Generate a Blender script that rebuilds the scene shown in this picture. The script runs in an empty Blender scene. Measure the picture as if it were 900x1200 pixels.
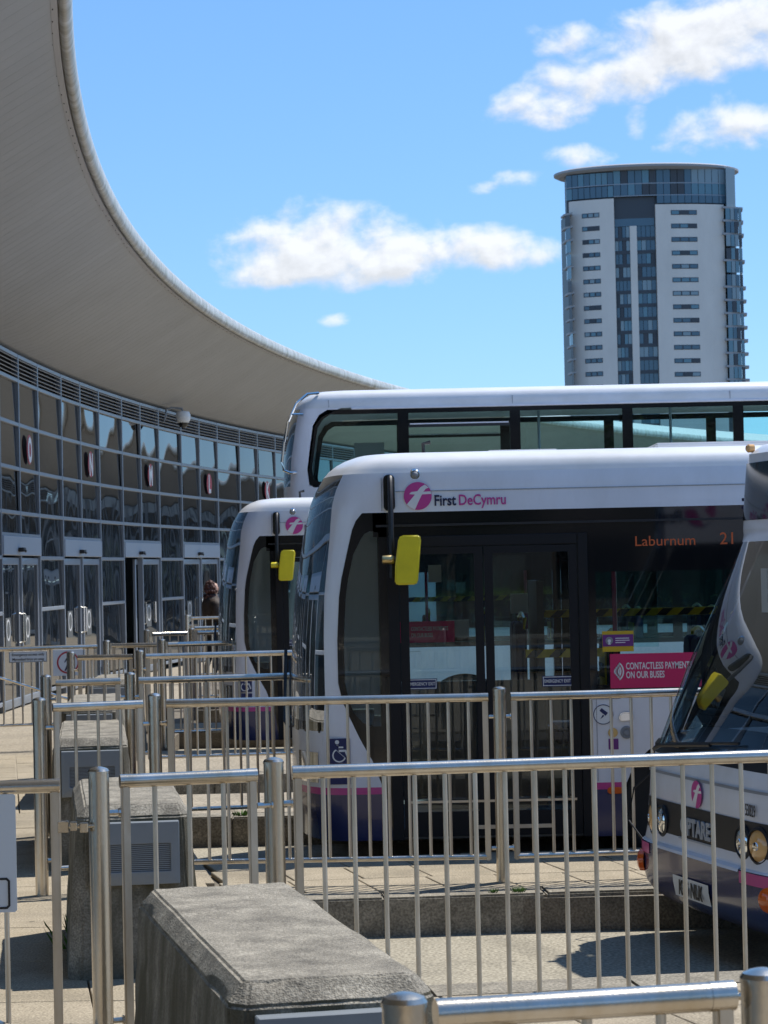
import bpy, bmesh, math, random
from mathutils import Vector, Matrix
random.seed(7)
R = math.radians
scene = bpy.context.scene
col = scene.collection

# ------------------------------------------------------------------ camera
CAM_Z = 1.85
cam_d = bpy.data.cameras.new("camera"); cam = bpy.data.objects.new("camera", cam_d); col.objects.link(cam)
cam_d.sensor_fit = 'VERTICAL'; cam_d.sensor_height = 24.0; cam_d.lens = 2800 * 24.0 / 1200
cam_d.clip_start = 0.1; cam_d.clip_end = 6000
cam.matrix_world = (Matrix.Translation((0, 0, CAM_Z)) @ Matrix.Rotation(R(90) + math.atan(65 / 2800), 4, 'X')
                    @ Matrix.Rotation(-0.0218, 4, 'Z'))
scene.camera = cam
cam_d.dof.use_dof = True; cam_d.dof.focus_distance = 11.5; cam_d.dof.aperture_fstop = 11

# ------------------------------------------------------------------ light
SUN_AZ, SUN_EL = R(53), R(60)
world = bpy.data.worlds.new("World"); scene.world = world; world.use_nodes = True
wn, wl = world.node_tree.nodes, world.node_tree.links
wn.clear()
def N(t, **kw):
    n = wn.new(t)
    for k, v in kw.items(): setattr(n, k, v)
    return n
def M(op, a, b=None, c=None, clamp=False):
    n = wn.new('ShaderNodeMath'); n.operation = op; n.use_clamp = clamp
    for i, v in enumerate((a, b, c)):
        if v is None: continue
        if isinstance(v, (int, float)): n.inputs[i].default_value = v
        else: wl.new(v, n.inputs[i])
    return n.outputs[0]
sky = N('ShaderNodeTexSky', sky_type='NISHITA', sun_disc=False)
sky.sun_elevation = SUN_EL; sky.sun_rotation = SUN_AZ
sky.altitude = 0; sky.air_density = .85; sky.dust_density = 0.15; sky.ozone_density = 2.0
hs = N('ShaderNodeHueSaturation'); hs.inputs['Saturation'].default_value = 1.17; hs.inputs['Value'].default_value = 1.0
wl.new(sky.outputs[0], hs.inputs['Color'])
tc = N('ShaderNodeTexCoord'); sep = N('ShaderNodeSeparateXYZ'); wl.new(tc.outputs['Generated'], sep.inputs[0])
az = M('ARCTAN2', sep.outputs[0], sep.outputs[1]); el = M('ARCSINE', sep.outputs[2])
# cumulus clouds: (azimuth, elevation, half width, height up, height down, strength), radians
CL = [(-.020, .130, .046, .020, .013, 1.25), (-.045, .124, .024, .010, .008, .9), (.008, .129, .03, .014, .012, 1.0), (.042, .131, .034, .011, .010, 1.05),
      (.074, .190, .028, .010, .010, .95), (.098, .199, .032, .015, .013, 1.05), (.124, .209, .034, .018, .014, 1.1), (.154, .216, .034, .02, .016, 1.1), (.106, .217, .016, .012, .008, .7),
      (.080, .216, .024, .010, .008, .75), (.152, .176, .032, .015, .009, 1.1), (.128, .170, .016, .006, .005, .6), (.084, .168, .018, .006, .006, .75), (.062, .160, .017, .005, .006, .7), (.045, .157, .012, .004, .004, .6),
      (.109, .183, .008, .009, .010, .75), (-.02, .104, .010, .004, .004, .5)]
for i in range(11):       # the same broken cumulus goes on all round the sky
    a = R(22) + (R(316)) * (i + random.uniform(.2, .8)) / 11
    s = random.uniform(1.4, 3.0); CL.append((a if a < math.pi else a - 2 * math.pi, random.uniform(.08, .5), .07 * s, .032 * s, .02 * s, random.uniform(.7, 1)))
def cloud_density(az_, el_, bend):
    c_ = N('ShaderNodeCombineXYZ'); wl.new(az_, c_.inputs[0]); wl.new(M('MULTIPLY', el_, 1.35), c_.inputs[1])
    def nz(scale, detail, rough, dist, w):
        n = N('ShaderNodeTexNoise'); n.inputs['Scale'].default_value = scale; n.inputs['Detail'].default_value = detail
        n.inputs['Roughness'].default_value = rough; n.inputs['Distortion'].default_value = dist
        o = N('ShaderNodeVectorMath', operation='ADD'); o.inputs[1].default_value = (w, w * 1.7, w * .3)
        wl.new(c_.outputs[0], o.inputs[0]); wl.new(o.outputs[0], n.inputs['Vector']); return n.outputs[0]
    fine, wisp = nz(46, 8, .55, .15, 0.), nz(22, 6, .6, .4, 3.1)
    mask = None
    for a, e, w, hu, hd, s in CL:
        dx = M('DIVIDE', M('SUBTRACT', az_, a), w); dy = M('SUBTRACT', el_, e)
        dy = M('MAXIMUM', M('DIVIDE', dy, hu), M('DIVIDE', dy, -hd))
        q = M('SUBTRACT', s, M('ADD', M('MULTIPLY', dx, dx), M('MULTIPLY', dy, dy)))
        mask = q if mask is None else M('MAXIMUM', mask, q)
    mask = M('MAXIMUM', mask, -1.2)
    d = M('ADD', M('MULTIPLY', mask, .66), M('MULTIPLY', M('SUBTRACT', fine, .5), 1.9))
    return M('ADD', d, M('MULTIPLY', M('SUBTRACT', wisp, .5), 1.3))
dens = cloud_density(az, el, 0)
dens_up = cloud_density(M('ADD', az, .0025), M('ADD', el, .0045), 0)
mr = N('ShaderNodeMapRange', interpolation_type='SMOOTHSTEP'); wl.new(dens, mr.inputs[0])
mr.inputs[1].default_value = -.08; mr.inputs[2].default_value = .74
shade = N('ShaderNodeMapRange'); wl.new(M('SUBTRACT', dens, dens_up), shade.inputs[0])
shade.inputs[1].default_value = -.35; shade.inputs[2].default_value = .3; shade.inputs[3].default_value = 5.0; shade.inputs[4].default_value = 6.5
ccol = N('ShaderNodeVectorMath', operation='SCALE'); ccol.inputs[0].default_value = (.965, .985, 1.02); wl.new(shade.outputs[0], ccol.inputs['Scale'])
mix = N('ShaderNodeMix', data_type='RGBA'); wl.new(M('MULTIPLY', mr.outputs[0], .93), mix.inputs[0])
tint = N('ShaderNodeVectorMath', operation='MULTIPLY'); tint.inputs[1].default_value = (1.11, 1.61, 2.18)
gam = N('ShaderNodeGamma'); gam.inputs[1].default_value = .6; wl.new(hs.outputs[0], gam.inputs[0]); wl.new(gam.outputs[0], tint.inputs[0])
wl.new(tint.outputs[0], mix.inputs[6]); wl.new(ccol.outputs[0], mix.inputs[7])
bg = N('ShaderNodeBackground'); bg.inputs[1].default_value = 0.103; wl.new(mix.outputs[2], bg.inputs[0])
wo = N('ShaderNodeOutputWorld'); wl.new(bg.outputs[0], wo.inputs[0])
sun_d = bpy.data.lights.new("sun", 'SUN'); sun_d.energy = 3.6; sun_d.angle = R(.5); sun_d.color = (1, .96, .89)
sun = bpy.data.objects.new("sun", sun_d); col.objects.link(sun)
sdir = Vector((math.sin(SUN_AZ) * math.cos(SUN_EL), math.cos(SUN_AZ) * math.cos(SUN_EL), math.sin(SUN_EL)))
sun.rotation_euler = sdir.to_track_quat('Z', 'Y').to_euler(); sun.location = sdir * 60
vs = scene.view_settings; vs.view_transform = 'Standard'; vs.look = 'None'; vs.exposure = 0.65; vs.gamma = 1.0; vs.use_curve_mapping = False
scene.cycles.max_bounces = 8; scene.cycles.transparent_max_bounces = 32; scene.cycles.glossy_bounces = 5
scene.cycles.use_denoising = True; scene.cycles.sample_clamp_indirect = 8
scene.cycles.caustics_reflective = False; scene.cycles.caustics_refractive = False

# ------------------------------------------------------------------ materials
MATS = {}
def mat(name, c, rough=.5, metal=0., spec=.5, var=0., vscale=4., bump=0., bscale=60., coat=0., dirt=None, ior=None, stretch=(1, 1, 1), emis=0.):
    m = bpy.data.materials.new(name); m.use_nodes = True; nt = m.node_tree; b = nt.nodes['Principled BSDF']
    b.inputs['Base Color'].default_value = (*c, 1); b.inputs['Roughness'].default_value = rough
    b.inputs['Metallic'].default_value = metal; b.inputs['Specular IOR Level'].default_value = spec
    b.inputs['Coat Weight'].default_value = coat; b.inputs['Coat Roughness'].default_value = .05
    if ior: b.inputs['IOR'].default_value = ior
    if emis: b.inputs['Emission Color'].default_value = (*c, 1); b.inputs['Emission Strength'].default_value = emis
    if var or bump or dirt:
        t = nt.nodes.new('ShaderNodeTexCoord'); mp = nt.nodes.new('ShaderNodeMapping'); mp.inputs['Scale'].default_value = stretch
        g = nt.nodes.new('ShaderNodeNewGeometry')
        nt.links.new(g.outputs['Position'], mp.inputs[0])
    if var or dirt:
        n = nt.nodes.new('ShaderNodeTexNoise'); n.inputs['Scale'].default_value = vscale; n.inputs['Detail'].default_value = 8; n.inputs['Roughness'].default_value = .65
        nt.links.new(mp.outputs[0], n.inputs['Vector'])
        rp = nt.nodes.new('ShaderNodeValToRGB'); rp.color_ramp.elements[0].position = .3; rp.color_ramp.elements[1].position = .7
        lo = dirt if dirt else tuple(x * (1 - var) for x in c); hi = c if dirt else tuple(min(1, x * (1 + var)) for x in c)
        rp.color_ramp.elements[0].color = (*lo, 1); rp.color_ramp.elements[1].color = (*hi, 1)
        nt.links.new(n.outputs[0], rp.inputs[0]); nt.links.new(rp.outputs[0], b.inputs['Base Color'])
    if bump:
        n2 = nt.nodes.new('ShaderNodeTexNoise'); n2.inputs['Scale'].default_value = bscale; n2.inputs['Detail'].default_value = 6
        nt.links.new(mp.outputs[0], n2.inputs['Vector'])
        bp = nt.nodes.new('ShaderNodeBump'); bp.inputs['Strength'].default_value = bump; bp.inputs['Distance'].default_value = .02
        nt.links.new(n2.outputs[0], bp.inputs['Height']); nt.links.new(bp.outputs[0], b.inputs['Normal'])
    MATS[name] = m
    return m
def glass(name, tint, refl=.05, rough=.0):
    m = bpy.data.materials.new(name); m.use_nodes = True; nt = m.node_tree; nt.nodes.clear()
    tr = nt.nodes.new('ShaderNodeBsdfTransparent'); tr.inputs[0].default_value = (*tint, 1)
    gl = nt.nodes.new('ShaderNodeBsdfGlossy'); gl.inputs['Roughness'].default_value = rough; gl.inputs[0].default_value = (.95, .97, 1, 1)
    lw = nt.nodes.new('ShaderNodeLayerWeight'); lw.inputs[0].default_value = .5
    p = nt.nodes.new('ShaderNodeMath'); p.operation = 'POWER'; p.inputs[1].default_value = 4.2; nt.links.new(lw.outputs['Facing'], p.inputs[0])
    a = nt.nodes.new('ShaderNodeMath'); a.operation = 'MULTIPLY_ADD'; a.inputs[1].default_value = 1 - refl; a.inputs[2].default_value = refl
    nt.links.new(p.outputs[0], a.inputs[0])
    mx = nt.nodes.new('ShaderNodeMixShader'); nt.links.new(a.outputs[0], mx.inputs[0]); nt.links.new(tr.outputs[0], mx.inputs[1]); nt.links.new(gl.outputs[0], mx.inputs[2])
    o = nt.nodes.new('ShaderNodeOutputMaterial'); nt.links.new(mx.outputs[0], o.inputs[0])
    MATS[name] = m
    return m
mat('bus_white', (.83, .835, .89), .26, coat=.4, dirt=(.72, .715, .74), vscale=2.2, stretch=(1.2, 1, .5), bump=.05, bscale=3)
mat('bus_roof', (.80, .80, .82), .32, coat=.2, dirt=(.66, .655, .64), vscale=3, stretch=(.6, 1, 1))
mat('navy', (.022, .03, .11), .25, coat=.4); mat('pink', (.58, .045, .26), .3, coat=.3)
mat('logo_pink', (.55, .05, .28), .4); mat('navy_ink', (.015, .015, .06), .5)
mat('gloss_black', (.008, .009, .011), .06, ior=1.62); mat('black_trim', (.014, .014, .016), .45)
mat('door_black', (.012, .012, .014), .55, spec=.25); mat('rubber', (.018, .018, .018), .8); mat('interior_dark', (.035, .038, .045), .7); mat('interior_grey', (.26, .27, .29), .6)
mat('seat_fabric', (.02, .025, .07), .9); mat('pole_magenta', (.32, .02, .09), .35); mat('mirror_yellow', (.80, .66, .02), .35, coat=.3, var=.08, vscale=9)
mat('tape_yellow', (.65, .45, .02), .5); mat('chrome', (.8, .8, .78), .08, metal=1); mat('brass', (.55, .42, .2), .3, metal=1)
mat('sticker_pink', (.62, .02, .12), .5); mat('sticker_white', (.78, .78, .78), .5); mat('sticker_purple', (.16, .03, .2), .5); mat('sticker_gold', (.62, .40, .02), .5)
mat('sticker_navy', (.012, .02, .10), .5); mat('sign_white', (.74, .76, .78), .4); mat('sign_red', (.45, .02, .035), .4); mat('paper', (.6, .6, .6), .6)
mat('notice_grey', (.10, .105, .105), .4); mat('lens_orange', (.8, .13, .01), .15, coat=.5); mat('lens_amber', (.75, .42, .15), .1, coat=.6); mat('led', (.5, .10, .025), .5, emis=.04)
mat('steel', (.66, .63, .58), .25, metal=1, dirt=(.50, .43, .33), vscale=7, stretch=(1, 1, .35), bump=.04, bscale=180)
mat('steel_bar', (.70, .65, .57), .42, metal=.9, dirt=(.52, .45, .35), vscale=9, stretch=(1, 1, .4))
mat('grey_panel', (.20, .225, .25), .45, var=.08, vscale=3); mat('aluminium', (.27, .30, .34), .4, metal=.3, var=.06); mat('header_panel', (.36, .40, .46), .4, metal=.2)
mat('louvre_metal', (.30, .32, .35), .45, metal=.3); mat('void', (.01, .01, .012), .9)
mat('algae_tube', (.64, .65, .66), .35, metal=.0, dirt=(.27, .255, .185), vscale=3.2, stretch=(.6, 2.2, 1))
mat('lip', (.40, .40, .42), .5); mat('roof_skin', (.5, .5, .5), .5)
mat('stone_pale', (.76, .70, .635), .8, var=.08, vscale=.12, stretch=(1, 1, .4)); mat('tower_slab', (.34, .34, .35), .6); mat('tower_dark', (.055, .065, .08), .5)
mat('hair', (.085, .032, .024), .7, var=.5, vscale=30); mat('jacket', (.045, .03, .022), .75, var=.4, vscale=14, bump=.4, bscale=30); mat('skin', (.5, .3, .22), .6); mat('trousers', (.012, .012, .016), .8); mat('shoe', (.02, .018, .016), .5)
mat('bark', (.10, .08, .06), .9, var=.3, vscale=6, bump=.5); mat('leaf', (.055, .085, .022), .7, var=.35, vscale=2); mat('weed', (.07, .16, .02), .7, var=.3, vscale=20)
glass('bus_glass', (.84, .96, .96), .03); glass('bus_glass_dark', (.88, .94, .94), .035); glass('screen_glass', (.46, .54, .56), .58); glass('solo_glass', (.84, .90, .92), .15)

def concrete(name, base, dark, light, vs_=6, agg=140, bump=.6, moss=None, stains=0):
    m = mat(name, base, .9); nt = m.node_tree; b = nt.nodes['Principled BSDF']
    g = nt.nodes.new('ShaderNodeNewGeometry')
    n = nt.nodes.new('ShaderNodeTexNoise'); n.inputs['Scale'].default_value = vs_; n.inputs['Detail'].default_value = 10; n.inputs['Roughness'].default_value = .7
    v = nt.nodes.new('ShaderNodeTexVoronoi'); v.inputs['Scale'].default_value = agg
    n2 = nt.nodes.new('ShaderNodeTexNoise'); n2.inputs['Scale'].default_value = agg * .6; n2.inputs['Detail'].default_value = 5
    for x in (n, v, n2): nt.links.new(g.outputs['Position'], x.inputs['Vector'])
    rp = nt.nodes.new('ShaderNodeValToRGB'); e = rp.color_ramp.elements; e[0].position = .32; e[0].color = (*dark, 1); e[1].position = .68; e[1].color = (*light, 1)
    nt.links.new(n.outputs[0], rp.inputs[0])
    r2 = nt.nodes.new('ShaderNodeValToRGB'); r2.color_ramp.elements[0].position = .35; r2.color_ramp.elements[0].color = (.55, .53, .5, 1); r2.color_ramp.elements[1].position = .7; r2.color_ramp.elements[1].color = (1.25, 1.22, 1.18, 1)
    nt.links.new(n2.outputs[0], r2.inputs[0])
    mx = nt.nodes.new('ShaderNodeMix'); mx.data_type = 'RGBA'; mx.blend_type = 'MULTIPLY'; mx.inputs[0].default_value = 1
    nt.links.new(rp.outputs[0], mx.inputs[6]); nt.links.new(r2.outputs[0], mx.inputs[7])
    out = mx.outputs[2]
    if stains:
        vb = nt.nodes.new('ShaderNodeTexVoronoi'); vb.inputs['Scale'].default_value = 2.6; nt.links.new(g.outputs['Position'], vb.inputs['Vector'])
        sp = nt.nodes.new('ShaderNodeMapRange'); sp.inputs[1].default_value = .045; sp.inputs[2].default_value = .06; sp.inputs[3].default_value = .45; nt.links.new(vb.outputs[0], sp.inputs[0])
        ns = nt.nodes.new('ShaderNodeTexNoise'); ns.inputs['Scale'].default_value = .8; ns.inputs['Detail'].default_value = 7; ns.inputs['Distortion'].default_value = .8; nt.links.new(g.outputs['Position'], ns.inputs['Vector'])
        s2 = nt.nodes.new('ShaderNodeMapRange'); s2.inputs[1].default_value = .34; s2.inputs[2].default_value = .5; s2.inputs[3].default_value = stains; nt.links.new(ns.outputs[0], s2.inputs[0])
        pm = nt.nodes.new('ShaderNodeMath'); pm.operation = 'MULTIPLY'; nt.links.new(sp.outputs[0], pm.inputs[0]); nt.links.new(s2.outputs[0], pm.inputs[1])
        sv = nt.nodes.new('ShaderNodeVectorMath'); sv.operation = 'SCALE'; nt.links.new(out, sv.inputs[0]); nt.links.new(pm.outputs[0], sv.inputs['Scale']); out = sv.outputs[0]
    if moss:
        n3 = nt.nodes.new('ShaderNodeTexNoise'); n3.inputs['Scale'].default_value = 5; n3.inputs['Detail'].default_value = 8; sm = nt.nodes.new('ShaderNodeMapping'); sm.inputs['Scale'].default_value = (1, 1, .3); nt.links.new(g.outputs['Position'], sm.inputs[0]); nt.links.new(sm.outputs[0], n3.inputs['Vector'])
        mr_ = nt.nodes.new('ShaderNodeMapRange'); mr_.inputs[1].default_value = .36; mr_.inputs[2].default_value = .60; nt.links.new(n3.outputs[0], mr_.inputs[0])
        sx = nt.nodes.new('ShaderNodeSeparateXYZ'); nt.links.new(g.outputs['Normal'], sx.inputs[0])
        up = nt.nodes.new('ShaderNodeMath'); up.operation = 'LESS_THAN'; up.inputs[1].default_value = .5; nt.links.new(sx.outputs[2], up.inputs[0])
        ml = nt.nodes.new('ShaderNodeMath'); ml.operation = 'MULTIPLY'; nt.links.new(mr_.outputs[0], ml.inputs[0]); nt.links.new(up.outputs[0], ml.inputs[1])
        m2 = nt.nodes.new('ShaderNodeMix'); m2.data_type = 'RGBA'; nt.links.new(ml.outputs[0], m2.inputs[0]); nt.links.new(out, m2.inputs[6]); m2.inputs[7].default_value = (*moss, 1)
        out = m2.outputs[2]
    nt.links.new(out, b.inputs['Base Color'])
    bp = nt.nodes.new('ShaderNodeBump'); bp.inputs['Strength'].default_value = bump; bp.inputs['Distance'].default_value = .012
    ad = nt.nodes.new('ShaderNodeMath'); ad.operation = 'ADD'; nt.links.new(n2.outputs[0], ad.inputs[0]); nt.links.new(v.outputs[0], ad.inputs[1])
    nt.links.new(ad.outputs[0], bp.inputs['Height']); nt.links.new(bp.outputs[0], b.inputs['Normal'])
    return m
concrete('block_concrete', (.3, .28, .25), (.135, .125, .105), (.40, .375, .32), 6, 190, .32, moss=(.075, .066, .04))
concrete('slab_stone', (.4, .33, .24), (.335, .29, .215), (.45, .39, .295), 3, 160, .07, stains=.72)
concrete('slab_stone_grey', (.4, .35, .28), (.31, .27, .20), (.43, .37, .275), 3, 160, .07, stains=.72)
concrete('kerb_stone', (.33, .30, .25), (.17, .155, .125), (.36, .33, .27), 5, 120, .14)
concrete('bedding', (.2, .18, .15), (.14, .125, .1), (.24, .21, .17), 5, 120, .3)
concrete('road_concrete', (.36, .34, .29), (.31, .285, .225), (.43, .395, .315), 1.2, 90, .05, stains=.62)
concrete('far_paving', (.36, .32, .26), (.30, .265, .21), (.42, .37, .29), 1.5, 60, .1)
concrete('far_ground', (.2, .2, .18), (.14, .14, .13), (.24, .235, .21), .2, 10, .1)
# brushed grooves across the concrete road
nt = MATS['road_concrete'].node_tree; b = nt.nodes['Principled BSDF']
g = nt.nodes.new('ShaderNodeNewGeometry'); mp = nt.nodes.new('ShaderNodeMapping'); mp.inputs['Rotation'].default_value = (0, 0, R(9)); nt.links.new(g.outputs['Position'], mp.inputs[0])
wv = nt.nodes.new('ShaderNodeTexWave'); wv.inputs['Scale'].default_value = 14; wv.inputs['Distortion'].default_value = .3; wv.inputs['Detail'].default_value = 3; nt.links.new(mp.outputs[0], wv.inputs['Vector'])
bp = nt.nodes.new('ShaderNodeBump'); bp.inputs['Strength'].default_value = .10; bp.inputs['Distance'].default_value = .004; nt.links.new(wv.outputs[0], bp.inputs['Height']); nt.links.new(bp.outputs[0], b.inputs['Normal'])
# wavy dark facade glass, wobble different pane to pane
def facade_glass(name, base, ior, wob):
    m = mat(name, base, .015, spec=.5, ior=ior); nt = m.node_tree; b = nt.nodes['Principled BSDF']
    g = nt.nodes.new('ShaderNodeNewGeometry'); oi = nt.nodes.new('ShaderNodeObjectInfo')
    ad = nt.nodes.new('ShaderNodeVectorMath'); ad.operation = 'ADD'; nt.links.new(g.outputs['Position'], ad.inputs[0])
    sc = nt.nodes.new('ShaderNodeVectorMath'); sc.operation = 'SCALE'; sc.inputs[0].default_value = (7, 13, 5); nt.links.new(oi.outputs['Random'], sc.inputs['Scale']); nt.links.new(sc.outputs[0], ad.inputs[1])
    n = nt.nodes.new('ShaderNodeTexNoise'); n.inputs['Scale'].default_value = .75; n.inputs['Detail'].default_value = .4; nt.links.new(ad.outputs[0], n.inputs['Vector'])
    bp = nt.nodes.new('ShaderNodeBump'); bp.inputs['Strength'].default_value = wob; bp.inputs['Distance'].default_value = .03
    nt.links.new(n.outputs[0], bp.inputs['Height']); nt.links.new(bp.outputs[0], b.inputs['Normal'])
    return m
facade_glass('facade_glass', (.010, .011, .012), 1.6, .5); facade_glass('tower_glass', (.07, .13, .18), 1.6, .1)
mat('tower_glass_teal', (.11, .22, .28), .1, ior=1.6); mat('tower_glass_pale', (.24, .32, .36), .15, ior=1.5)
# canopy boards: painted aluminium with faint streaks
mat('soffit_board', (.335, .338, .345), .5, var=.07, vscale=1.2); mat('soffit_board_b', (.33, .332, .338), .5, var=.06, vscale=1.2)

# ------------------------------------------------------------------ mesh helpers
class MB:
    def __init__(s): s.v, s.f = [], []
    def add(s, vs, fs):
        o = len(s.v); s.v += [tuple(p) for p in vs]; s.f += [tuple(i + o for i in f) for f in fs]; return s
    def box(s, x0, x1, y0, y1, z0, z1):
        return s.add([(x0, y0, z0), (x1, y0, z0), (x1, y1, z0), (x0, y1, z0), (x0, y0, z1), (x1, y0, z1), (x1, y1, z1), (x0, y1, z1)],
                     [(0, 3, 2, 1), (4, 5, 6, 7), (0, 1, 5, 4), (1, 2, 6, 5), (2, 3, 7, 6), (3, 0, 4, 7)])
    def tube(s, path, r, n=10, caps=True, rz=None):
        P = [Vector(p) for p in path]; rings = []
        rr = r if isinstance(r, (list, tuple)) else [r] * len(P)
        for i, p in enumerate(P):
            d = (P[min(i + 1, len(P) - 1)] - P[max(i - 1, 0)]).normalized()
            a = d.orthogonal().normalized() if abs(d.z) > .95 else Vector((0, 0, 1)).cross(d).normalized()
            if abs(d.z) > .95: a = Vector((1, 0, 0)) - d * d.x; a.normalize()
            b_ = d.cross(a)
            rings.append([p + (a * math.cos(2 * math.pi * k / n) + b_ * math.sin(2 * math.pi * k / n)) * rr[i] for k in range(n)])
        vs = [q for rg in rings for q in rg]; fs = []
        for i in range(len(P) - 1):
            for k in range(n): fs.append((i * n + k, i * n + (k + 1) % n, (i + 1) * n + (k + 1) % n, (i + 1) * n + k))
        if caps: fs.append(tuple(range(n - 1, -1, -1))); fs.append(tuple((len(P) - 1) * n + k for k in range(n)))
        return s.add(vs, fs)
    def lathe(s, prof, n=20, c=(0, 0, 0), axis='z'):
        vs, fs = [], []
        def tr(r, h, a):
            x, y = r * math.cos(a), r * math.sin(a)
            q = {'z': (x, y, h), 'y': (x, h, y), 'x': (h, x, y)}[axis]
            return (q[0] + c[0], q[1] + c[1], q[2] + c[2])
        for r, h in prof: vs += [tr(r, h, 2 * math.pi * k / n) for k in range(n)]
        for i in range(len(prof) - 1):
            for k in range(n): fs.append((i * n + k, i * n + (k + 1) % n, (i + 1) * n + (k + 1) % n, (i + 1) * n + k))
        fs.append(tuple(range(n - 1, -1, -1))); fs.append(tuple((len(prof) - 1) * n + k for k in range(n)))
        return s.add(vs, fs)
    def prism(s, pts, d0, d1, axis='y'):
        # polygon pts (a,b) extruded along axis from d0 to d1; axis y: (x,z) plane; x: (y,z) plane; z: (x,y) plane
        def tr(p, d): return {'y': (p[0], d, p[1]), 'x': (d, p[0], p[1]), 'z': (p[0], p[1], d)}[axis]
        n = len(pts); vs = [tr(p, d0) for p in pts] + [tr(p, d1) for p in pts]
        fs = [tuple(range(n)), tuple(range(2 * n - 1, n - 1, -1))] + [(i, i + n, (i + 1) % n + n, (i + 1) % n) for i in range(n)]
        return s.add(vs, fs)
    def ring(s, outer, inner, d0, d1, axis='y'):
        def tr(p, d): return {'y': (p[0], d, p[1]), 'x': (d, p[0], p[1]), 'z': (p[0], p[1], d)}[axis]
        n = len(outer); vs = [tr(p, d0) for p in outer] + [tr(p, d0) for p in inner] + [tr(p, d1) for p in outer] + [tr(p, d1) for p in inner]
        fs = []
        for i in range(n):
            j = (i + 1) % n
            fs += [(i, j, j + n, i + n), (i + 2 * n, i + 3 * n, j + 3 * n, j + 2 * n), (i, i + 2 * n, j + 2 * n, j), (i + n, j + n, j + 3 * n, i + 3 * n)]
        return s.add(vs, fs)
    def grid(s, rows, close=False):
        n = len(rows[0]); vs = [p for r in rows for p in r]; fs = []
        for i in range(len(rows) - 1):
            for k in range(n if close else n - 1): fs.append((i * n + k, i * n + (k + 1) % n, (i + 1) * n + (k + 1) % n, (i + 1) * n + k))
        return s.add(vs, fs)
    def mesh(s, name, m, smooth=True, ang=.6, bevel=0., seg=1, thick=0.):
        me = bpy.data.meshes.new(name); me.from_pydata(s.v, [], s.f)
        bm = bmesh.new(); bm.from_mesh(me)
        if thick:
            bmesh.ops.solidify(bm, geom=bm.faces[:], thickness=thick)
        bmesh.ops.recalc_face_normals(bm, faces=bm.faces[:])
        if bevel: bmesh.ops.bevel(bm, geom=bm.edges[:], offset=bevel, segments=seg, affect='EDGES', clamp_overlap=True)
        bm.to_mesh(me); bm.free()
        if m: me.materials.append(MATS[m] if isinstance(m, str) else m)
        if smooth:
            me.polygons.foreach_set('use_smooth', [True] * len(me.polygons)); me.set_sharp_from_angle(angle=ang)
        return me
    def build(s, name, m, parent=None, loc=(0, 0, 0), rz=0., **kw):
        return put(name, s.mesh(name, m, **kw), parent, loc, rz)
def put(name, me, parent=None, loc=(0, 0, 0), rz=0., rot=None):
    o = bpy.data.objects.new(name, me); col.objects.link(o); o.parent = parent
    o.location = loc; o.rotation_euler = rot if rot else (0, 0, rz)
    return o
def tag(o, label=None, cat=None, group=None, kind=None):
    if label: o['label'] = label
    if cat: o['category'] = cat
    if group: o['group'] = group
    if kind: o['kind'] = kind
    return o
def empty(name, loc, rz=0., label=None, cat=None, group=None):
    o = bpy.data.objects.new(name, None); col.objects.link(o); o.location = loc; o.rotation_euler = (0, 0, rz); o.empty_display_size = .2
    return tag(o, label, cat, group)
def text(name, body, m, parent, loc, rot, size, align='LEFT', bold=0., sx=1., extrude=.0008):
    c = bpy.data.curves.new(name, 'FONT'); c.body = body; c.size = size; c.extrude = extrude; c.offset = bold; c.align_x = align; c.resolution_u = 3
    c.materials.append(MATS[m]); o = bpy.data.objects.new(name, c); me = bpy.data.meshes.new_from_object(o); bpy.data.objects.remove(o)
    o = bpy.data.objects.new(name, me); col.objects.link(o); o.parent = parent; o.location = loc; o.rotation_euler = rot; o.scale = (sx, 1, 1)
    return o
NEAR, FRONT, OFF = (R(90), 0, 0), (R(90), 0, R(-90)), (R(90), 0, R(180))
def circ(cx, cz, r, n=24, a0=0, a1=2 * math.pi): return [(cx + r * math.cos(a0 + (a1 - a0) * k / n), cz + r * math.sin(a0 + (a1 - a0) * k / n)) for k in range(n)]

def frange_(a, b, n): return [a + (b - a) * i / (n - 1) for i in range(n)]
# ------------------------------------------------------------------ ground
RZ = -.22
tag(MB().add([(-3000, -3000, RZ - .004), (3000, -3000, RZ - .004), (3000, 4000, RZ - .004), (-3000, 4000, RZ - .004)], [(0, 1, 2, 3)]).build('ground', 'far_ground', smooth=False), kind='structure')
tag(MB().box(-4, 60, -20, 75, RZ - .1, RZ).build('road', 'road_concrete', smooth=False), kind='structure')
HEADX = {0: .12, 1: -.72, 2: -1.62, 3: -2.1, 4: -2.45, 5: -2.6, 6: -2.7}
# platforms: near kerb (Y at X=0, slope), far edge (Y at X=0, slope)
PLAT = [(-30, 0, 5.6, .12), (8.55, .14, 10.59, .14), (13.47, .10, 15.5, 0.0), (18.05, .02, 20.0, 0.0), (21.7, 0, 24.9, 0.0), (28.0, 0, 29.35, 0), (32.4, 0, 34.4, 0), (38, 0, 40, 0)]
pv = MB()
def quad_slab(mb, c, z0, z1):
    mb.prism(c, z0, z1, 'z')
XL, XRr = -30, 45
for i, (a, sa, b_, sb) in enumerate(PLAT):
    hx = HEADX.get(i, -2.7); hp = HEADX.get(i - 1, hx)
    quad_slab(pv, [(XL, a + sa * min(hp, hx)), (XRr, a + sa * (3 if i else 3)), (XRr, b_ + sb * 3.2), (3.2, b_ + sb * 3.2), (min(hx, hp), b_ + sb * min(hx, hp)), (XL, b_ + sb * min(hx, hp))], RZ - .05, -.03)
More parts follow.
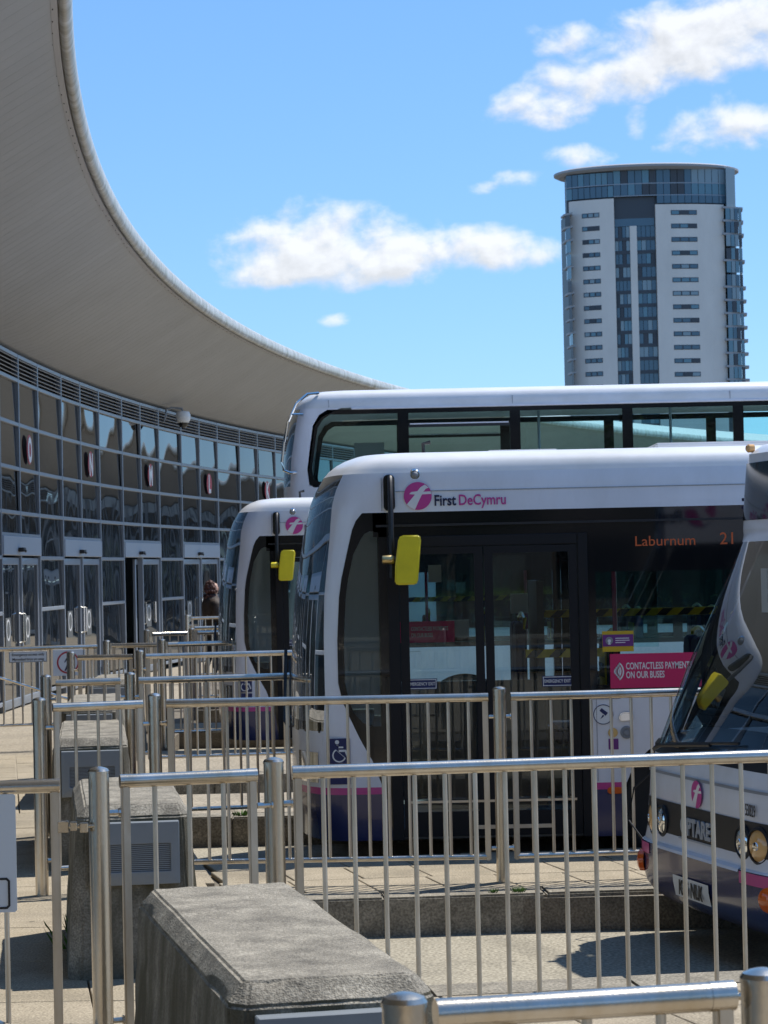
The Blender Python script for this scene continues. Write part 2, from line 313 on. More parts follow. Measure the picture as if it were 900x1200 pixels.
for i in range(len(PLAT) - 1):
    b_, sb = PLAT[i][2:]; a, sa = PLAT[i + 1][:2]; hx = HEADX.get(i, -2.7)
    quad_slab(pv, [(XL, b_ - .35), (hx, b_ + sb * hx - .01), (hx, a + sa * hx + .01), (XL, a + .35)], RZ - .05, -.0315 - .0005 * i)
quad_slab(pv, [(XL, 40), (-2.7, 40), (1, 62), (6, 90), (XL, 90)], RZ - .05, -.034)
pavement = tag(pv.build('pavement', 'bedding', smooth=False), kind='structure')
# paving sheet where slabs are too far off to tell apart
far = MB()
def sheet(pts): far.prism(pts, -.028, -.004, 'z')
sheet([(-30, 24.9), (-3.05, 24.9), (-3.0, 40), (-2, 47), (2, 62), (5, 90), (-30, 90)]); sheet([(-30, -30), (-3.3, -30), (-3.3, 24.89), (-30, 24.89)])
sheet([(2.8, 9.0), (40, 9.0), (40, 11.2), (2.8, 11.2)]); sheet([(3.0, 13.85), (40, 13.85), (40, 15.45), (3.0, 15.45)])
sheet([(-2.3, 18.35), (40, 18.35), (40, 19.95), (-2.3, 19.95)]); sheet([(-2.6, 21.95), (40, 21.95), (40, 24.85), (-2.6, 24.85)])
sheet([(-2.7, 28.2), (40, 28.2), (40, 29.3), (-2.7, 29.3)]); sheet([(-2.7, 32.6), (40, 32.6), (40, 34.3), (-2.7, 34.3)])
sheet([(-3.29, -8), (3, -8), (3, 4.6), (-3.29, 4.6)])
far.build('paving_sheet', 'far_paving', pavement, smooth=False)
# single slabs, one mesh per kind, laid askew like the joints in the platforms
SK = -.16
def slab_mesh(w, d, name, m):
    return MB().prism([(0.004, 0.004), (w - .004, .004), (w - .004 + SK * (d - .008), d - .004), (.004 + SK * (d - .008), d - .004)], -.029, 0, 'z').mesh(name, m, bevel=.004)
SLM = [slab_mesh(.41, .55, 'slab_a', 'slab_stone'), slab_mesh(.41, .55, 'slab_b', 'slab_stone'), slab_mesh(.41, .55, 'slab_c', 'slab_stone_grey')]
SLN = [slab_mesh(.41, .513, 'slab_d', 'slab_stone'), slab_mesh(.41, .513, 'slab_e', 'slab_stone')]
def lay(x0, y0, slope, nx, ny, dp=.55):
    for j in range(ny):
        for i in range(nx):
            x = x0 + i * .41 + SK * j * dp; y = y0 + j * dp + slope * (i * .41 + SK * j * dp)
            o = put('paving_slab', random.choice(SLM if dp == .55 else SLN), pavement, (x, y, random.uniform(-.002, .0015)), math.atan(slope))
lay(-.72, 8.655, .14, 9, 3, .513)      # platform beside the small bus
lay(-.9, 13.673, .08, 10, 3)            # platform beside the centre bus
lay(-2.9, 6.0, .0, 8, 3); lay(-2.6, 8.2, 0, 5, 5); lay(-2.6 + SK * 2.75, 10.95, 0, 6, 6); lay(-3.1, 14.25, 0, 5, 8); lay(-3.3, 18.65, 0, 4, 11)
# kerb stones
KM = MB().box(0.003, .907, 0, .3, RZ - .05, .003).mesh('kerb', 'kerb_stone', bevel=.012, seg=2)
for (x0, y0, sl, n) in ((-.95, 13.44, .08, 6), (-.75, 8.45, .14, 4), (-2.1, 18.02, .02, 6), (-2.5, 21.66, .0, 5)):
    for i in range(n):
        put('kerb_stone', KM, pavement, (x0 + i * .91, y0 + sl * (x0 + i * .91), random.uniform(-.004, .004)), rz=math.atan(sl) + random.uniform(-.004, .004))
for (x0, y0, sl, n) in ((-.72, 10.285, .14, 5),):
    for i in range(n): put('kerb_stone', KM, pavement, (x0 + i * .89, y0 + sl * (x0 + i * .89), 0), rz=math.atan(sl))
# weeds in the kerb joints
def weed(x, y, z, s, label):
    mb = MB(); rnd = random.Random(int(x * 1000 + y * 77))
    for i in range(46):
        a = rnd.uniform(0, 6.28); r0 = rnd.uniform(0, .05) * s; l = rnd.uniform(.03, .10) * s; w = .007 * s
        bx, by = x + r0 * math.cos(a) * 2.2, y + r0 * math.sin(a); tx, ty = bx + l * .6 * math.cos(a), by + l * .6 * math.sin(a)
        mb.add([(bx - w, by, z), (bx + w, by, z), (tx + w * .6, ty, z + l * .8), (tx - w * .3, ty, z + l)], [(0, 1, 2, 3)])
    tag(mb.build('weeds', 'weed', smooth=False), label, 'weeds', 'weeds in the paving', kind='stuff')
weed(.72, 13.56, 0, .38, 'small tuft of bright green weeds on the kerb beside the small bus'); weed(.57, 13.55, 0, .25, 'tiny tuft of weeds on the kerb near the railing post')
weed(-1.52, 11.9, 0, 1.6, 'dark green weeds at the foot of the mossy concrete block'); weed(-1.42, 8.95, 0, 1.0, 'thin weeds under the gate hinge'); weed(-1.12, 18.1, 0, .6, 'weeds on the far kerb in front of the centre bus')

# ------------------------------------------------------------------ station building
CX, CY, RF = 103.76, 31.35, 108.94
def on_arc(th, r=RF, z=0.): return (CX - r * math.cos(th), CY + r * math.sin(th), z)
st = empty('station_building', on_arc(.0366), label='curved glass bus station building under a sweeping pale canopy', cat='building')
st_inv = Matrix.Translation(-Vector(on_arc(.0366)))
def arc_put(name, me, th, r=RF, z=0., tilt=0.):
    p = Vector(on_arc(th, r, z)) - Vector(on_arc(.0366))
    return put(name, me, st, p, rot=(0, tilt, -th))
WF, WD = 1.93, 1.56
BAY = (WF + 2 * WD) / RF
Z3, Z2, Z1, Z0 = 2.73, 3.353, 3.98, 4.605
def pane_me(w, h, nm): return MB().box(-.025, -.005, -w / 2 + .02, w / 2 - .02, .02, h - .02).mesh(nm, 'facade_glass', smooth=False)
PM = {}
def pane(w, z0, z1, th):
    k = (w, round(z1 - z0, 3))
    if k not in PM: PM[k] = pane_me(w, z1 - z0, 'pane')
    return arc_put('pane', PM[k], th + random.uniform(-.002, .002), RF, z0, -.026 + random.uniform(-.003, .003))
TM = {w: MB().box(-.05, .02, -w / 2 + .026, w / 2 - .026, -.028, .028).mesh('transom', 'aluminium', bevel=.006) for w in (WF, WD)}
MU = MB().box(-.08, .022, -.024, .024, 0, 4.98).mesh('mullion', 'aluminium', bevel=.006)
def louvre_me(w):
    mb = MB()
    for i in range(5):
        z = .03 + i * .058
        mb.add([(.02, -w / 2 + .03, z), (-.05, -w / 2 + .03, z + .045), (-.05, -w / 2 + .03, z + .052), (.026, -w / 2 + .03, z + .008), (.02, w / 2 - .03, z), (-.05, w / 2 - .03, z + .045), (-.05, w / 2 - .03, z + .052), (.026, w / 2 - .03, z + .008)],
               [(0, 1, 2, 3), (4, 7, 6, 5), (0, 3, 7, 4), (1, 5, 6, 2), (0, 4, 5, 1), (3, 2, 6, 7)])
    return mb.mesh('louvre', 'louvre_metal', smooth=False)
LV = {w: louvre_me(w) for w in (WF, WD)}
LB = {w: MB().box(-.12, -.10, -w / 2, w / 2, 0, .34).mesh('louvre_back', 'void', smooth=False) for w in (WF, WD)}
HD = MB().box(-.06, .05, -WD + .035, WD - .035, 0, .27).mesh('door_header', 'header_panel', bevel=.008)
SN = MB().box(.05, .13, -.09, .09, .03, .09).box(.13, .15, -.05, .05, .02, .06).mesh('sensor', 'black_trim', bevel=.01)
def leaf_me():
    o = [(-WD / 2 + .03, .02), (WD / 2 - .03, .02), (WD / 2 - .03, 2.10), (-WD / 2 + .03, 2.10)]; i_ = [(-WD / 2 + .11, .14), (WD / 2 - .11, .14), (WD / 2 - .11, 2.0), (-WD / 2 + .11, 2.0)]
    return MB().ring(o, i_, -.03, .02, 'x').mesh('leaf', 'aluminium', bevel=.005)
LEAF = leaf_me(); LEAFP = MB().box(-.012, -.002, -WD / 2 + .105, WD / 2 - .105, .135, 2.005).mesh('leaf_pane', 'facade_glass', smooth=False)
HND = MB().tube([(.02, 0, .9), (.07, 0, .92), (.07, 0, 1.3), (.02, 0, 1.32)], .014, 8).mesh('handle', 'chrome')
NOT = MB().box(.003, .005, -.2, .2, 0, .42).mesh('notice', 'notice_grey', smooth=False)
NOTR = MB().ring(circ(0, .25, .15), circ(0, .25, .12), .006, .008, 'x').mesh('notice_ring', 'paper', smooth=False)
SGD = MB().prism(circ(0, 0, .215, 28), 0, .003, 'x').mesh('sign_disc', 'sign_red', smooth=False)
for k in range(-4, 8):
    t0 = .0366 + k * BAY; tf = t0 + WF / 2 / RF; td1 = t0 + (WF + WD / 2) / RF; td2 = t0 + (WF + 1.5 * WD) / RF
    for th, w, ht in ((tf, WF, 0), (td1, WD, 1), (td2, WD, 2)):
        arc_put('mullion', MU, th - w / 2 / RF)
        for za, zb in ((Z3, Z2), (Z2, Z1), (Z1, Z0)): pane(w, za, zb, th)
        for z in (Z3, Z2, Z1, Z0): arc_put('transom', TM[w], th, RF, z)
        arc_put('transom', TM[w], th, RF, 4.955)
        lv = arc_put('louvre', LV[w], th, RF, 4.635); put('louvre_back', LB[w], lv)
        if ht == 0:
            for za, zb in ((.16, 1.34), (1.34, 2.10), (2.10, Z3)): pane(w, za, zb, th)
            for z in (.12, 1.34, 2.10): arc_put('transom', TM[w], th, RF, z)
        else:
            pane(w, 2.42, Z3, th); arc_put('transom', TM[w], th, RF, 2.415)
            opened = (k == 1 and ht == 1)
            lf = arc_put('sliding_door', LEAF, th + (WD * .82 / RF if opened else 0), RF + (.09 if opened else .03))
            put('pane', LEAFP, lf); put('door_handle', HND, lf, (0, (WD / 2 - .09) * (1 if ht == 1 else -1), 0))
            if k in (-1, 0, 1, 2) and not opened:
                nt_ = put('notice', NOT, lf, (0, -.15, .85)); put('notice_ring', NOTR, lf, (0, -.15, .85))
    thd = t0 + (WF + WD) / RF
    hd = arc_put('door_header', HD, thd, RF, 2.13); put('door_sensor', SN, hd, (0, -.35, .02))
    ch = {-1: 'O', 0: 'N', 1: 'M', 2: 'L', 3: 'K'}.get(k)
    if ch:
        sg = arc_put('letter_sign', SGD, td2, RF - .02, (Z2 + Z1) / 2)
        t_ = text('sign_letter', ch, 'sticker_white', sg, (.010, .0, -.172), (R(90), 0, R(90)), .49, 'CENTER', .020, .78)
# room behind the doors
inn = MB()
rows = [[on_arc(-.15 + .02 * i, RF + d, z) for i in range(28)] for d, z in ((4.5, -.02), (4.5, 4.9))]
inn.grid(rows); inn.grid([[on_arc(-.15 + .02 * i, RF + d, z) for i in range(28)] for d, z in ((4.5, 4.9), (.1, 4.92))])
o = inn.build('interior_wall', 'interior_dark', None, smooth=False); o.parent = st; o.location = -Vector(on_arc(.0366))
# canopy: radial boards, gutter lip, round nosing, roof skin
PROF = [(-.25, 4.97), (.33, 5.14), (.85, 5.43), (1.40, 5.76), (1.94, 6.10)]
PW = .32
def board(m):
    mb = MB(); w = PW / 2 - .003
    a = [[(x, s * w, z) for x, z in PROF] for s in (-1, 1)]; b_ = [[(x, s * w * .98, z + .02) for x, z in PROF] for s in (-1, 1)]
    mb.grid([b_[0], a[0], a[1], b_[1], b_[0]])
    return mb.mesh('soffit_board', m, smooth=True, ang=.9)
BM = [board('soffit_board'), board('soffit_board_b')]
TH0 = -.27; NB = 232
for i in range(NB):
    arc_put('soffit_board', BM[i % 2 if random.random() < .7 else 0], TH0 + i * PW / (RF - .9))
SECT = 6.4
def nosing(seg=10):
    rows = []
    for j in range(seg + 1):
        y = (j / seg - .5) * (SECT - .012); sag = y * y / (2 * 106.8)
        rows.append([(2.005 + .062 * math.cos(a) + sag, y, 6.20 + .115 * math.sin(a)) for a in [2 * math.pi * k / 18 for k in range(18)]])
    return MB().grid(rows, close=True).mesh('nosing', 'algae_tube')
def lip():
    rows = []
    for j in range(11):
        y = (j / 10 - .5) * SECT; sag = y * y / (2 * 106.9)
        rows.append([(1.905 + sag, y, 6.075), (1.955 + sag, y, 6.085), (1.955 + sag, y, 6.15), (1.905 + sag, y, 6.14)])
    return MB().grid(rows, close=True).mesh('lip', 'lip', ang=.5)
NS, LPm = nosing(), lip()
SCR = MB()
for i in range(16): SCR.box(1.925, 1.933, -SECT / 2 + .2 + i * .4, -SECT / 2 + .23 + i * .4, 6.072, 6.082)
SCRm = SCR.mesh('screws', 'black_trim', smooth=False)
for i in range(14):
    th = -.32 + i * SECT / 106.9
    ns = arc_put('nosing', NS, th); put('gutter_lip', LPm, ns); put('fixing', SCRm, ns)
rf = MB().grid([[on_arc(-.4 + .03 * i, RF - d, z) for i in range(53)] for d, z in ((1.98, 6.31), (1.2, 6.5), (0, 6.8), (-16, 7.2))])
o = rf.build('roof', 'roof_skin', None, thick=.05); o.parent = st; o.location = -Vector(on_arc(.0366))
fc_ = MB()
ths = frange_(TH0 + NB * PW / (RF - .9) - .002, 1.15, 44)
fc_.grid([[on_arc(t, RF - x, z) for t in ths] for x, z in PROF])
def far_part(mb, nm, m_, **kw):
    o = mb.build(nm, m_, None, **kw); o.parent = st; o.location = -Vector(on_arc(.0366)); o['kind'] = 'stuff'
far_part(fc_, 'far_soffit', 'soffit_board', thick=.03)
ths = frange_(-.32 + 13.5 * SECT / 106.9, 1.15, 50)
far_part(MB().grid([[on_arc(t, RF - 2.005 - .062 * math.cos(2 * math.pi * k / 12), 6.20 + .115 * math.sin(2 * math.pi * k / 12)) for k in range(12)] for t in ths], close=True), 'far_nosing', 'algae_tube')
ths = frange_(.0366 + 8 * BAY, 1.15, 60)
far_part(MB().grid([[on_arc(t, RF, z) for t in ths] for z in (0, 4.6)]), 'far_glazing', 'facade_glass', smooth=False)
far_part(MB().grid([[on_arc(t, RF, z) for t in ths] for z in (4.6, 4.98)]), 'far_louvre', 'louvre_metal', smooth=False)
fm = MB()
for t in frange_(.0366 + 8 * BAY, 1.15, 56): p = on_arc(t, RF - .03); fm.box(p[0] - .04, p[0] + .04, p[1] - .04, p[1] + .04, 0, 4.98)
far_part(fm, 'far_mullions', 'aluminium', smooth=False)
# dome camera bracket on the louvres
dc = empty('dome_camera', on_arc(.1325, RF - .04, 4.86), -.1325, 'grey dome security camera on a bracket under the canopy', 'camera')
MB().tube([(0, 0, -.12), (.05, 0, -.02), (.05, 0, .1), (.16, .05, .14), (.34, .1, .12), (.36, .1, .05)], .022, 8).build('bracket', 'aluminium', dc)
MB().lathe([(.02, .08), (.12, .06), (.145, 0), (.14, -.10), (.11, -.14), (.10, -.15)], 18, (.36, .1, 0)).build('housing', 'sign_white', dc)
MB().lathe([(.10, -.151), (.095, -.19), (.06, -.235), (.015, -.25)], 18, (.36, .1, 0)).build('dome', 'gloss_black', dc)

# ------------------------------------------------------------------ railings
PR, PT = .038, 1.14
PB = MB().lathe([(PR, -.02), (PR, PT - .022), (PR - .002, PT - .02)], 24).mesh('post', 'steel')
PC = MB().lathe([(PR + .0015, PT - .022), (PR + .0015, PT - .014), (PR * .9, PT - .006), (PR * .6, PT - .001), (PR * .3, PT + .002), (.002, PT + .003)], 24).mesh('cap', 'steel', ang=.42)
def post(x, y, label, z=0):
    p = empty('railing_post', (x, y, z), random.uniform(0, 6.28), label, 'post', 'stainless railing posts')
    p.rotation_euler.x = random.uniform(-.004, .004); put('shaft', PB, p); put('cap', PC, p)
def panel(p0, p1, label, zt=1.105, zb=.15, sp=.118, conn=(1, 1), name='guard_railing', cat='railing', group='stainless railing panels', gap=.058):
    d = Vector((p1[0] - p0[0], p1[1] - p0[1], 0)); L = d.length; a = math.atan2(d.y, d.x)
    e = empty(name, (p0[0], p0[1], 0), a, label, cat, group)
    MB().tube([(0, 0, zt - .0255), (.045, 0, zt - .0255)], .0262, 16).tube([(.0455, 0, zt - .0255), (L - .0455, 0, zt - .0255)], .0255, 16).tube([(L - .045, 0, zt - .0255), (L, 0, zt - .0255)], .0262, 16).build('top_rail', 'steel', e)
    MB().tube([(.02, 0, zb), (L - .02, 0, zb)], .015, 12).build('bottom_rail', 'steel', e)
    ue = MB().box(-.0165, .0165, -.014, .014, zb - .02, zt - .03).mesh('upright', 'steel_bar', bevel=.006, seg=2)
    put('upright', ue, e, (.0195, 0, 0)); put('upright', ue, e, (L - .0195, 0, 0))
    n = max(2, round(L / sp)); bmesh_ = MB().tube([(0, 0, zb), (0, 0, zt - .04)], .0095, 10, caps=False).mesh('bar', 'steel_bar')
    for i in range(1, n): put('bar', bmesh_, e, (L * i / n, 0, 0))
    cm = MB().tube([(-gap, 0, 0), (.0, 0, 0)], .011, 8).lathe([(.018, -.003), (.018, .004)], 10, (-.004, 0, 0), 'x').mesh('connector', 'steel')
    for s, on in ((0, conn[0]), (1, conn[1])):
        if on:
            for z in (.965, .2): put('connector', cm, e, ((L + gap if s else 0), 0, z))
    return e
# nearest railing
post(.016, 4.0, 'nearest steel post with a shiny domed cap beside the big concrete block'); post(.637, 4.16, 'cut off steel post at the bottom right corner with a sky blue cap')
panel((.068, 4.03), (.585, 4.145), 'nearest short railing panel along the bottom of the picture', zt=1.124)
# second railing, in front of the small bus
post(-1.068, 8.79, 'steel gate post with hinges in front of the mossy concrete block'); post(-.437, 9.05, 'steel post behind the biggest concrete block, left of the long railing')
panel((-1.0, 8.87), (-.5, 9.01), 'short railing panel in front of the second concrete block')
panel((-.37, 9.08), (2.3, 9.50), 'long railing panel in front of the small bus bumper')
gt = panel((-2.4, 8.63), (-1.205, 8.745), 'steel gate hung on hinges at the left edge with a white sign on it', conn=(0, 0), name='railing_gate', cat='gate', group='gates', sp=.2)
gl = 1.2
MB().tube([(.1, -.01, .62), (gl - .05, -.01, .14)], .014, 8).build('brace', 'steel', gt)
sb = MB().prism([(.74, .63), (1.033, .63), (1.04, .637), (1.04, 1.05), (1.033, 1.057), (.74, 1.057)], -.03, -.024).build('sign_board', 'sign_white', gt)
MB().ring([(.76, .642), (1.005, .642), (1.016, .653), (1.016, .744), (1.005, .755), (.76, .755)], [(.768, .65), (1.002, .65), (1.008, .656), (1.008, .741), (1.002, .747), (.768, .747)], -.0325, -.0305).build('sign_border', 'black_trim', sb)
for z in (.93, .19):
    MB().box(gl - .01, gl + .03, -.018, .018, z - .02, z + .02).tube([(gl + .01, 0, z), (gl + .12, 0, z)], .008, 8).box(gl + .035, gl + .06, -.022, .022, z - .014, z + .016).box(gl + .07, gl + .10, -.02, .02, z - .022, z + .012).build('hinge', 'steel', gt, bevel=.002)
# third railing, in front of the centre bus
post(-2.022, 13.85, 'slender steel post at the left, third row back'); post(-1.372, 14.05, 'third row steel post right of the third concrete block'); post(.648, 13.98, 'steel post in front of the centre bus doors')
panel((-1.945, 13.87), (-1.44, 14.03), 'short railing panel in front of the third concrete block'); panel((-1.30, 14.04), (.585, 13.98), 'long railing panel crossing the front of the centre bus'); panel((.715, 13.99), (3.2, 14.2), 'railing panel between the centre bus door and the small bus')
# fourth
post(-2.43, 17.0, 'left steel post of the fourth railing back'); post(-1.845, 17.1, 'steel post of the fourth railing, ahead of the centre bus nose')
panel((-2.36, 17.01), (-1.91, 17.09), 'short panel of the fourth railing back'); panel((-1.78, 17.1), (-.71, 17.28), 'railing panel ending at the nose of the centre bus', conn=(1, 0))
# fifth
post(-2.915, 22.05, 'left post of the fifth railing beside the no pedestrians sign'); post(-2.28, 22.0, 'fifth row steel post in line with the open station door')
panel((-2.85, 22.04), (-2.34, 22.0), 'short panel of the fifth railing back'); panel((-2.22, 22.0), (-.85, 22.2), 'fifth railing panel in front of the rear single decker')
# sixth with gate
post(-2.99, 25.5, 'sixth row steel post at the end of the signed gate'); post(-2.39, 25.45, 'sixth row steel post nearer the rear single decker')
panel((-2.93, 25.5), (-2.45, 25.46), 'short panel of the sixth railing back'); panel((-2.33, 25.45), (-1.72, 25.6), 'railing panel ending at the nose of the rear single decker', conn=(1, 0))
g2 = panel((-4.35, 25.2), (-3.09, 25.5), 'far steel gate carrying an emergency access sign and a red ring sign', conn=(0, 1), name='railing_gate', cat='gate', group='gates', sp=.1, zb=.27, zt=1.1)
MB().tube([(.05, -.012, .85), (1.28, -.012, .42)], .014, 8).build('brace', 'steel', g2)
sg = MB().box(.36, .76, -.035, -.03, .93, 1.045).build('emergency_sign', 'sign_white', g2, bevel=.002)
MB().ring([(.362, .932), (.758, .932), (.758, 1.043), (.362, 1.043)], [(.366, .936), (.754, .936), (.754, 1.039), (.366, 1.039)], -.038, -.036).build('sign_edge', 'black_trim', sg)
text('sign_text', 'Emergency access only', 'black_trim', sg, (.56, -.037, 1.0), NEAR, .037, 'CENTER', .0006); text('sign_text', 'Mynediad brys yn unig', 'black_trim', sg, (.56, -.037, .951), NEAR, .037, 'CENTER', .0006)
sg = MB().box(.93, 1.25, -.035, -.03, .775, 1.055).build('no_walking_sign', 'sign_white', g2, bevel=.002)
MB().ring(circ(1.09, .915, .118, 28), circ(1.09, .915, .102, 28), -.038, -.036).build('sign_ring', 'sign_red', sg)
wk = MB()
wk.prism(circ(1.095, .985, .013, 12), -.0378, -.036); wk.prism([(1.075, .965), (1.11, .968), (1.115, .93), (1.105, .905), (1.082, .905), (1.078, .93)], -.0378, -.036)
wk.prism([(1.082, .906), (1.098, .906), (1.085, .865), (1.065, .825), (1.05, .83), (1.068, .868)], -.0378, -.036); wk.prism([(1.094, .906), (1.106, .906), (1.115, .868), (1.13, .835), (1.117, .828), (1.102, .862)], -.0378, -.036)
wk.prism([(1.076, .962), (1.068, .955), (1.05, .918), (1.057, .914), (1.08, .945)], -.0378, -.036); wk.prism([(1.108, .962), (1.114, .95), (1.135, .922), (1.13, .915), (1.108, .938)], -.0378, -.036)
wk.build('walking_figure', 'navy_ink', sg, smooth=False); sg.location.x = -.11
# seventh and further
post(-2.99, 29.8, 'small far steel post in the seventh row back'); post(-2.45, 30.1, 'small far steel post in front of the walking person')
panel((-2.92, 29.82), (-2.51, 30.05), 'far short railing panel in the seventh row'); panel((-2.38, 30.1), (-1.95, 30.2), 'far railing panel beneath the person in the brown jacket', conn=(1, 0))
panel((-2.62, 32.6), (-2.15, 32.7), 'eighth railing panel just behind the seventh', conn=(0, 0)); post(-3.3, 39.6, 'farthest steel post, left of the person'); panel((-3.23, 39.6), (-2.2, 39.8), 'farthest railing panel behind the person in the brown jacket', conn=(1, 0))

# ------------------------------------------------------------------ concrete blocks
from mathutils import noise as mnoise
def rough_block(mb, e):
    me = mb.mesh('body', 'block_concrete', bevel=.008, seg=2); bm = bmesh.new(); bm.from_mesh(me)
    for _ in range(4):
        lg = [x for x in bm.edges if x.calc_length() > .05]
        bmesh.ops.subdivide_edges(bm, edges=lg, cuts=1, use_grid_fill=True)
    bmesh.ops.triangulate(bm, faces=[f for f in bm.faces if len(f.verts) > 4])
    bm.normal_update(); off = Vector((e.location.x * 3, e.location.y, 0))
    for v in bm.verts:
        p = v.co + off; v.co += v.normal * (mnoise.noise(p * 7) * .006 + mnoise.noise(p * 23) * .003 - max(0., mnoise.noise(p * 14) - .42) * .03)
    bm.to_mesh(me); bm.free(); me.polygons.foreach_set('use_smooth', [True] * len(me.polygons)); me.set_sharp_from_angle(angle=.42)
    put('body', me, e)
def block(nx, ny, fx, fy, w, h, label, vent=True):
    # near end centre (nx,ny), far end centre (fx,fy), base width w
    d = Vector((fx - nx, fy - ny, 0)); L = d.length; a = math.atan2(d.y, d.x) - R(90)
    e = empty('concrete_block', (nx, ny, 0), a, label, 'block', 'concrete buffer blocks at the bay heads')
    wt = w * .43; wm = w * .47; wb = w * .56
    def ring_(hw, y0, y1, z, c): return [(-hw + c, y0, z), (hw - c, y0, z), (hw, y0 + c, z), (hw, y1 - c, z), (hw - c, y1, z), (-hw + c, y1, z), (-hw, y1 - c, z), (-hw, y0 + c, z)]
    mb = MB(); rows = [ring_(wb, -.05, L + .05, -.03, .06), ring_(wm, 0, L, h - .055, .04), ring_(wt - .02, .06, L - .06, h, .015)]
    mb.grid(rows, close=True); o = len(mb.v); mb.f.append(tuple(range(o - 8, o)))
    rough_block(mb, e)
    if vent:
        pn = empty('vent_panel', (0, 0, 0)); pn.parent = e
        zt, zb_ = h - .075, h - .36
        hw = wm * .78
        f = MB().ring([(-hw, zb_), (hw, zb_), (hw, zt), (-hw, zt)], [(-hw * .72, zb_ + .06), (hw * .80, zb_ + .06), (hw * .80, zb_ + .185), (-hw * .72, zb_ + .185)], -.052, .0).build('frame', 'grey_panel', pn, bevel=.003)
        s = MB()
        for i in range(14):
            z = zb_ + .062 + i * .0088; s.box(-hw * .72, hw * .8, -.044, -.034, z, z + .0055)
        s.build('grille', 'grey_panel', pn, smooth=False); MB().box(-hw * .73, hw * .81, -.032, -.029, zb_ + .055, zb_ + .19).build('recess', 'void', pn, smooth=False)
block(-.152, 6.12, -.592, 8.08, .57, .8, 'largest weathered concrete block in front, aggregate showing on its sloped edge')
block(-1.18, 11.0, -1.40, 12.55, .56, .785, 'mossy concrete block with a grey vent panel behind the hinged gate')
block(-1.87, 15.0, -2.1, 16.9, .50, .82, 'third concrete block back with a grey vent panel')
block(-2.4, 19.2, -2.55, 21.0, .50, .8, 'fourth concrete block, seen low between the railings')
block(-2.75, 23.6, -2.8, 25.0, .50, .8, 'farthest concrete block, mostly hidden by railings')

# ------------------------------------------------------------------ buses
def lerp_tab(tab, x):
    if x <= tab[0][0]: return tab[0][1]
    for (a, va), (b_, vb) in zip(tab, tab[1:]):
        if x <= b_:
            q = (x - a) / (b_ - a); q = q if len(tab) < 4 else q
            return va + (vb - va) * q
    return tab[-1][1]
def make_front(W, ntab, btab, atab, p):
    def fr(t, w):
        a = W / 2 - lerp_tab(atab, w); ph = t * math.pi / 2
        s = math.copysign(abs(math.sin(ph)) ** (2 / p), ph); c = max(0., math.cos(ph)) ** (2 / p)
        return (lerp_tab(ntab, w) + lerp_tab(btab, w) * (1 - c), W / 2 - a * s, w)
    return fr
def frange(a, b, n): return [a + (b - a) * i / (n - 1) for i in range(n)]
def arcpts(cx, cz, r, a0, a1, n=12): return [(cx + r * math.cos(R(a0 + (a1 - a0) * i / n)), cz + r * math.sin(R(a0 + (a1 - a0) * i / n))) for i in range(n + 1)]
def rrect(x0, x1, z0, z1, r, n=4):
    return arcpts(x1 - r, z1 - r, r, 0, 90, n) + arcpts(x0 + r, z1 - r, r, 90, 180, n) + arcpts(x0 + r, z0 + r, r, 180, 270, n) + arcpts(x1 - r, z0 + r, r, 270, 360, n)
def logo(parent, x, z, r, y, rot, mirror=1):
    lg = empty('round_logo', (x, y, z)); lg.parent = parent; lg.rotation_euler = rot
    # disc in local XY (faces local +Z)
    MB().prism(circ(0, 0, r, 36), 0, .0012, 'z').build('logo_disc', 'logo_pink', lg, smooth=False)
    k = r
    f_ = MB().prism([(k * a, k * b) for a, b in [(-.80, -.60), (-.55, -.83), (-.22, -.975), (.04, -.42), (.30, .10), (.97, .13), (.94, .31), (.40, .29), (.58, .50), (.80, .58), (.52, .80), (.20, .62), (-.02, .34), (-.46, .29), (-.60, .15), (-.20, .10)]], .0013, .0024, 'z')
    f_.build('logo_letter', 'bus_white', lg, smooth=False)
def wheel(parent, x, y0, side, r=.48):
    # side: +1 wheel body extends to +y from y0
    w = empty('wheel', (x, y0, r)); w.parent = parent
    MB().lathe([(r * .56, 0), (r * .62, -.02 * side), (r * .9, -.03 * side), (r * .985, 0), (r, .05 * side), (r, .22 * side), (r * .95, .27 * side), (r * .5, .27 * side)], 32, axis='y').build('tyre', 'rubber', w)
    MB().lathe([(r * .57, .015 * side), (r * .52, .07 * side), (r * .3, .08 * side), (r * .26, .02 * side), (r * .1, .0)], 24, axis='y').build('rim', 'interior_grey', w)
def seat(parent, x, y, z=.42, tape=False):
    s = empty('bus_seat', (x, y, z)); s.parent = parent
    MB().box(0, .44, -.42, .42, .36, .48).build('cushion', 'seat_fabric', s, bevel=.03, seg=2)
    b = MB()
    for yy in (-.22, .22): b.prism([(q[0] + yy, q[1]) for q in rrect(-.2, .2, .46, 1.10, .12, 5)], .40, .48, 'x')
    b.build('backrest', 'seat_fabric', s, bevel=.015)
    MB().tube([(.45, -.40, .9), (.47, -.38, 1.13), (.47, -.1, 1.16), (.47, .1, 1.16), (.47, .38, 1.13), (.45, .40, .9)], .014, 8).build('grab_rail', 'mirror_yellow', s)
    MB().box(.1, .34, -.35, -.28, 0, .38).box(.1, .34, .28, .35, 0, .38).build('seat_frame', 'interior_grey', s)
    if tape:
        t = MB().prism([(-.22, .62), (.22, .62), (.25, 1.0), (-.25, 1.0)], .386, .396, 'x').build('tape', 'tape_yellow', s, smooth=False)
        st_ = MB()
        for i in range(4): st_.prism([(-.2 + i * .11, .82), (-.15 + i * .11, .82), (-.1 + i * .11, .92), (-.15 + i * .11, .92)], .380, .385, 'x')
        st_.build('tape_stripe', 'black_trim', s, smooth=False)
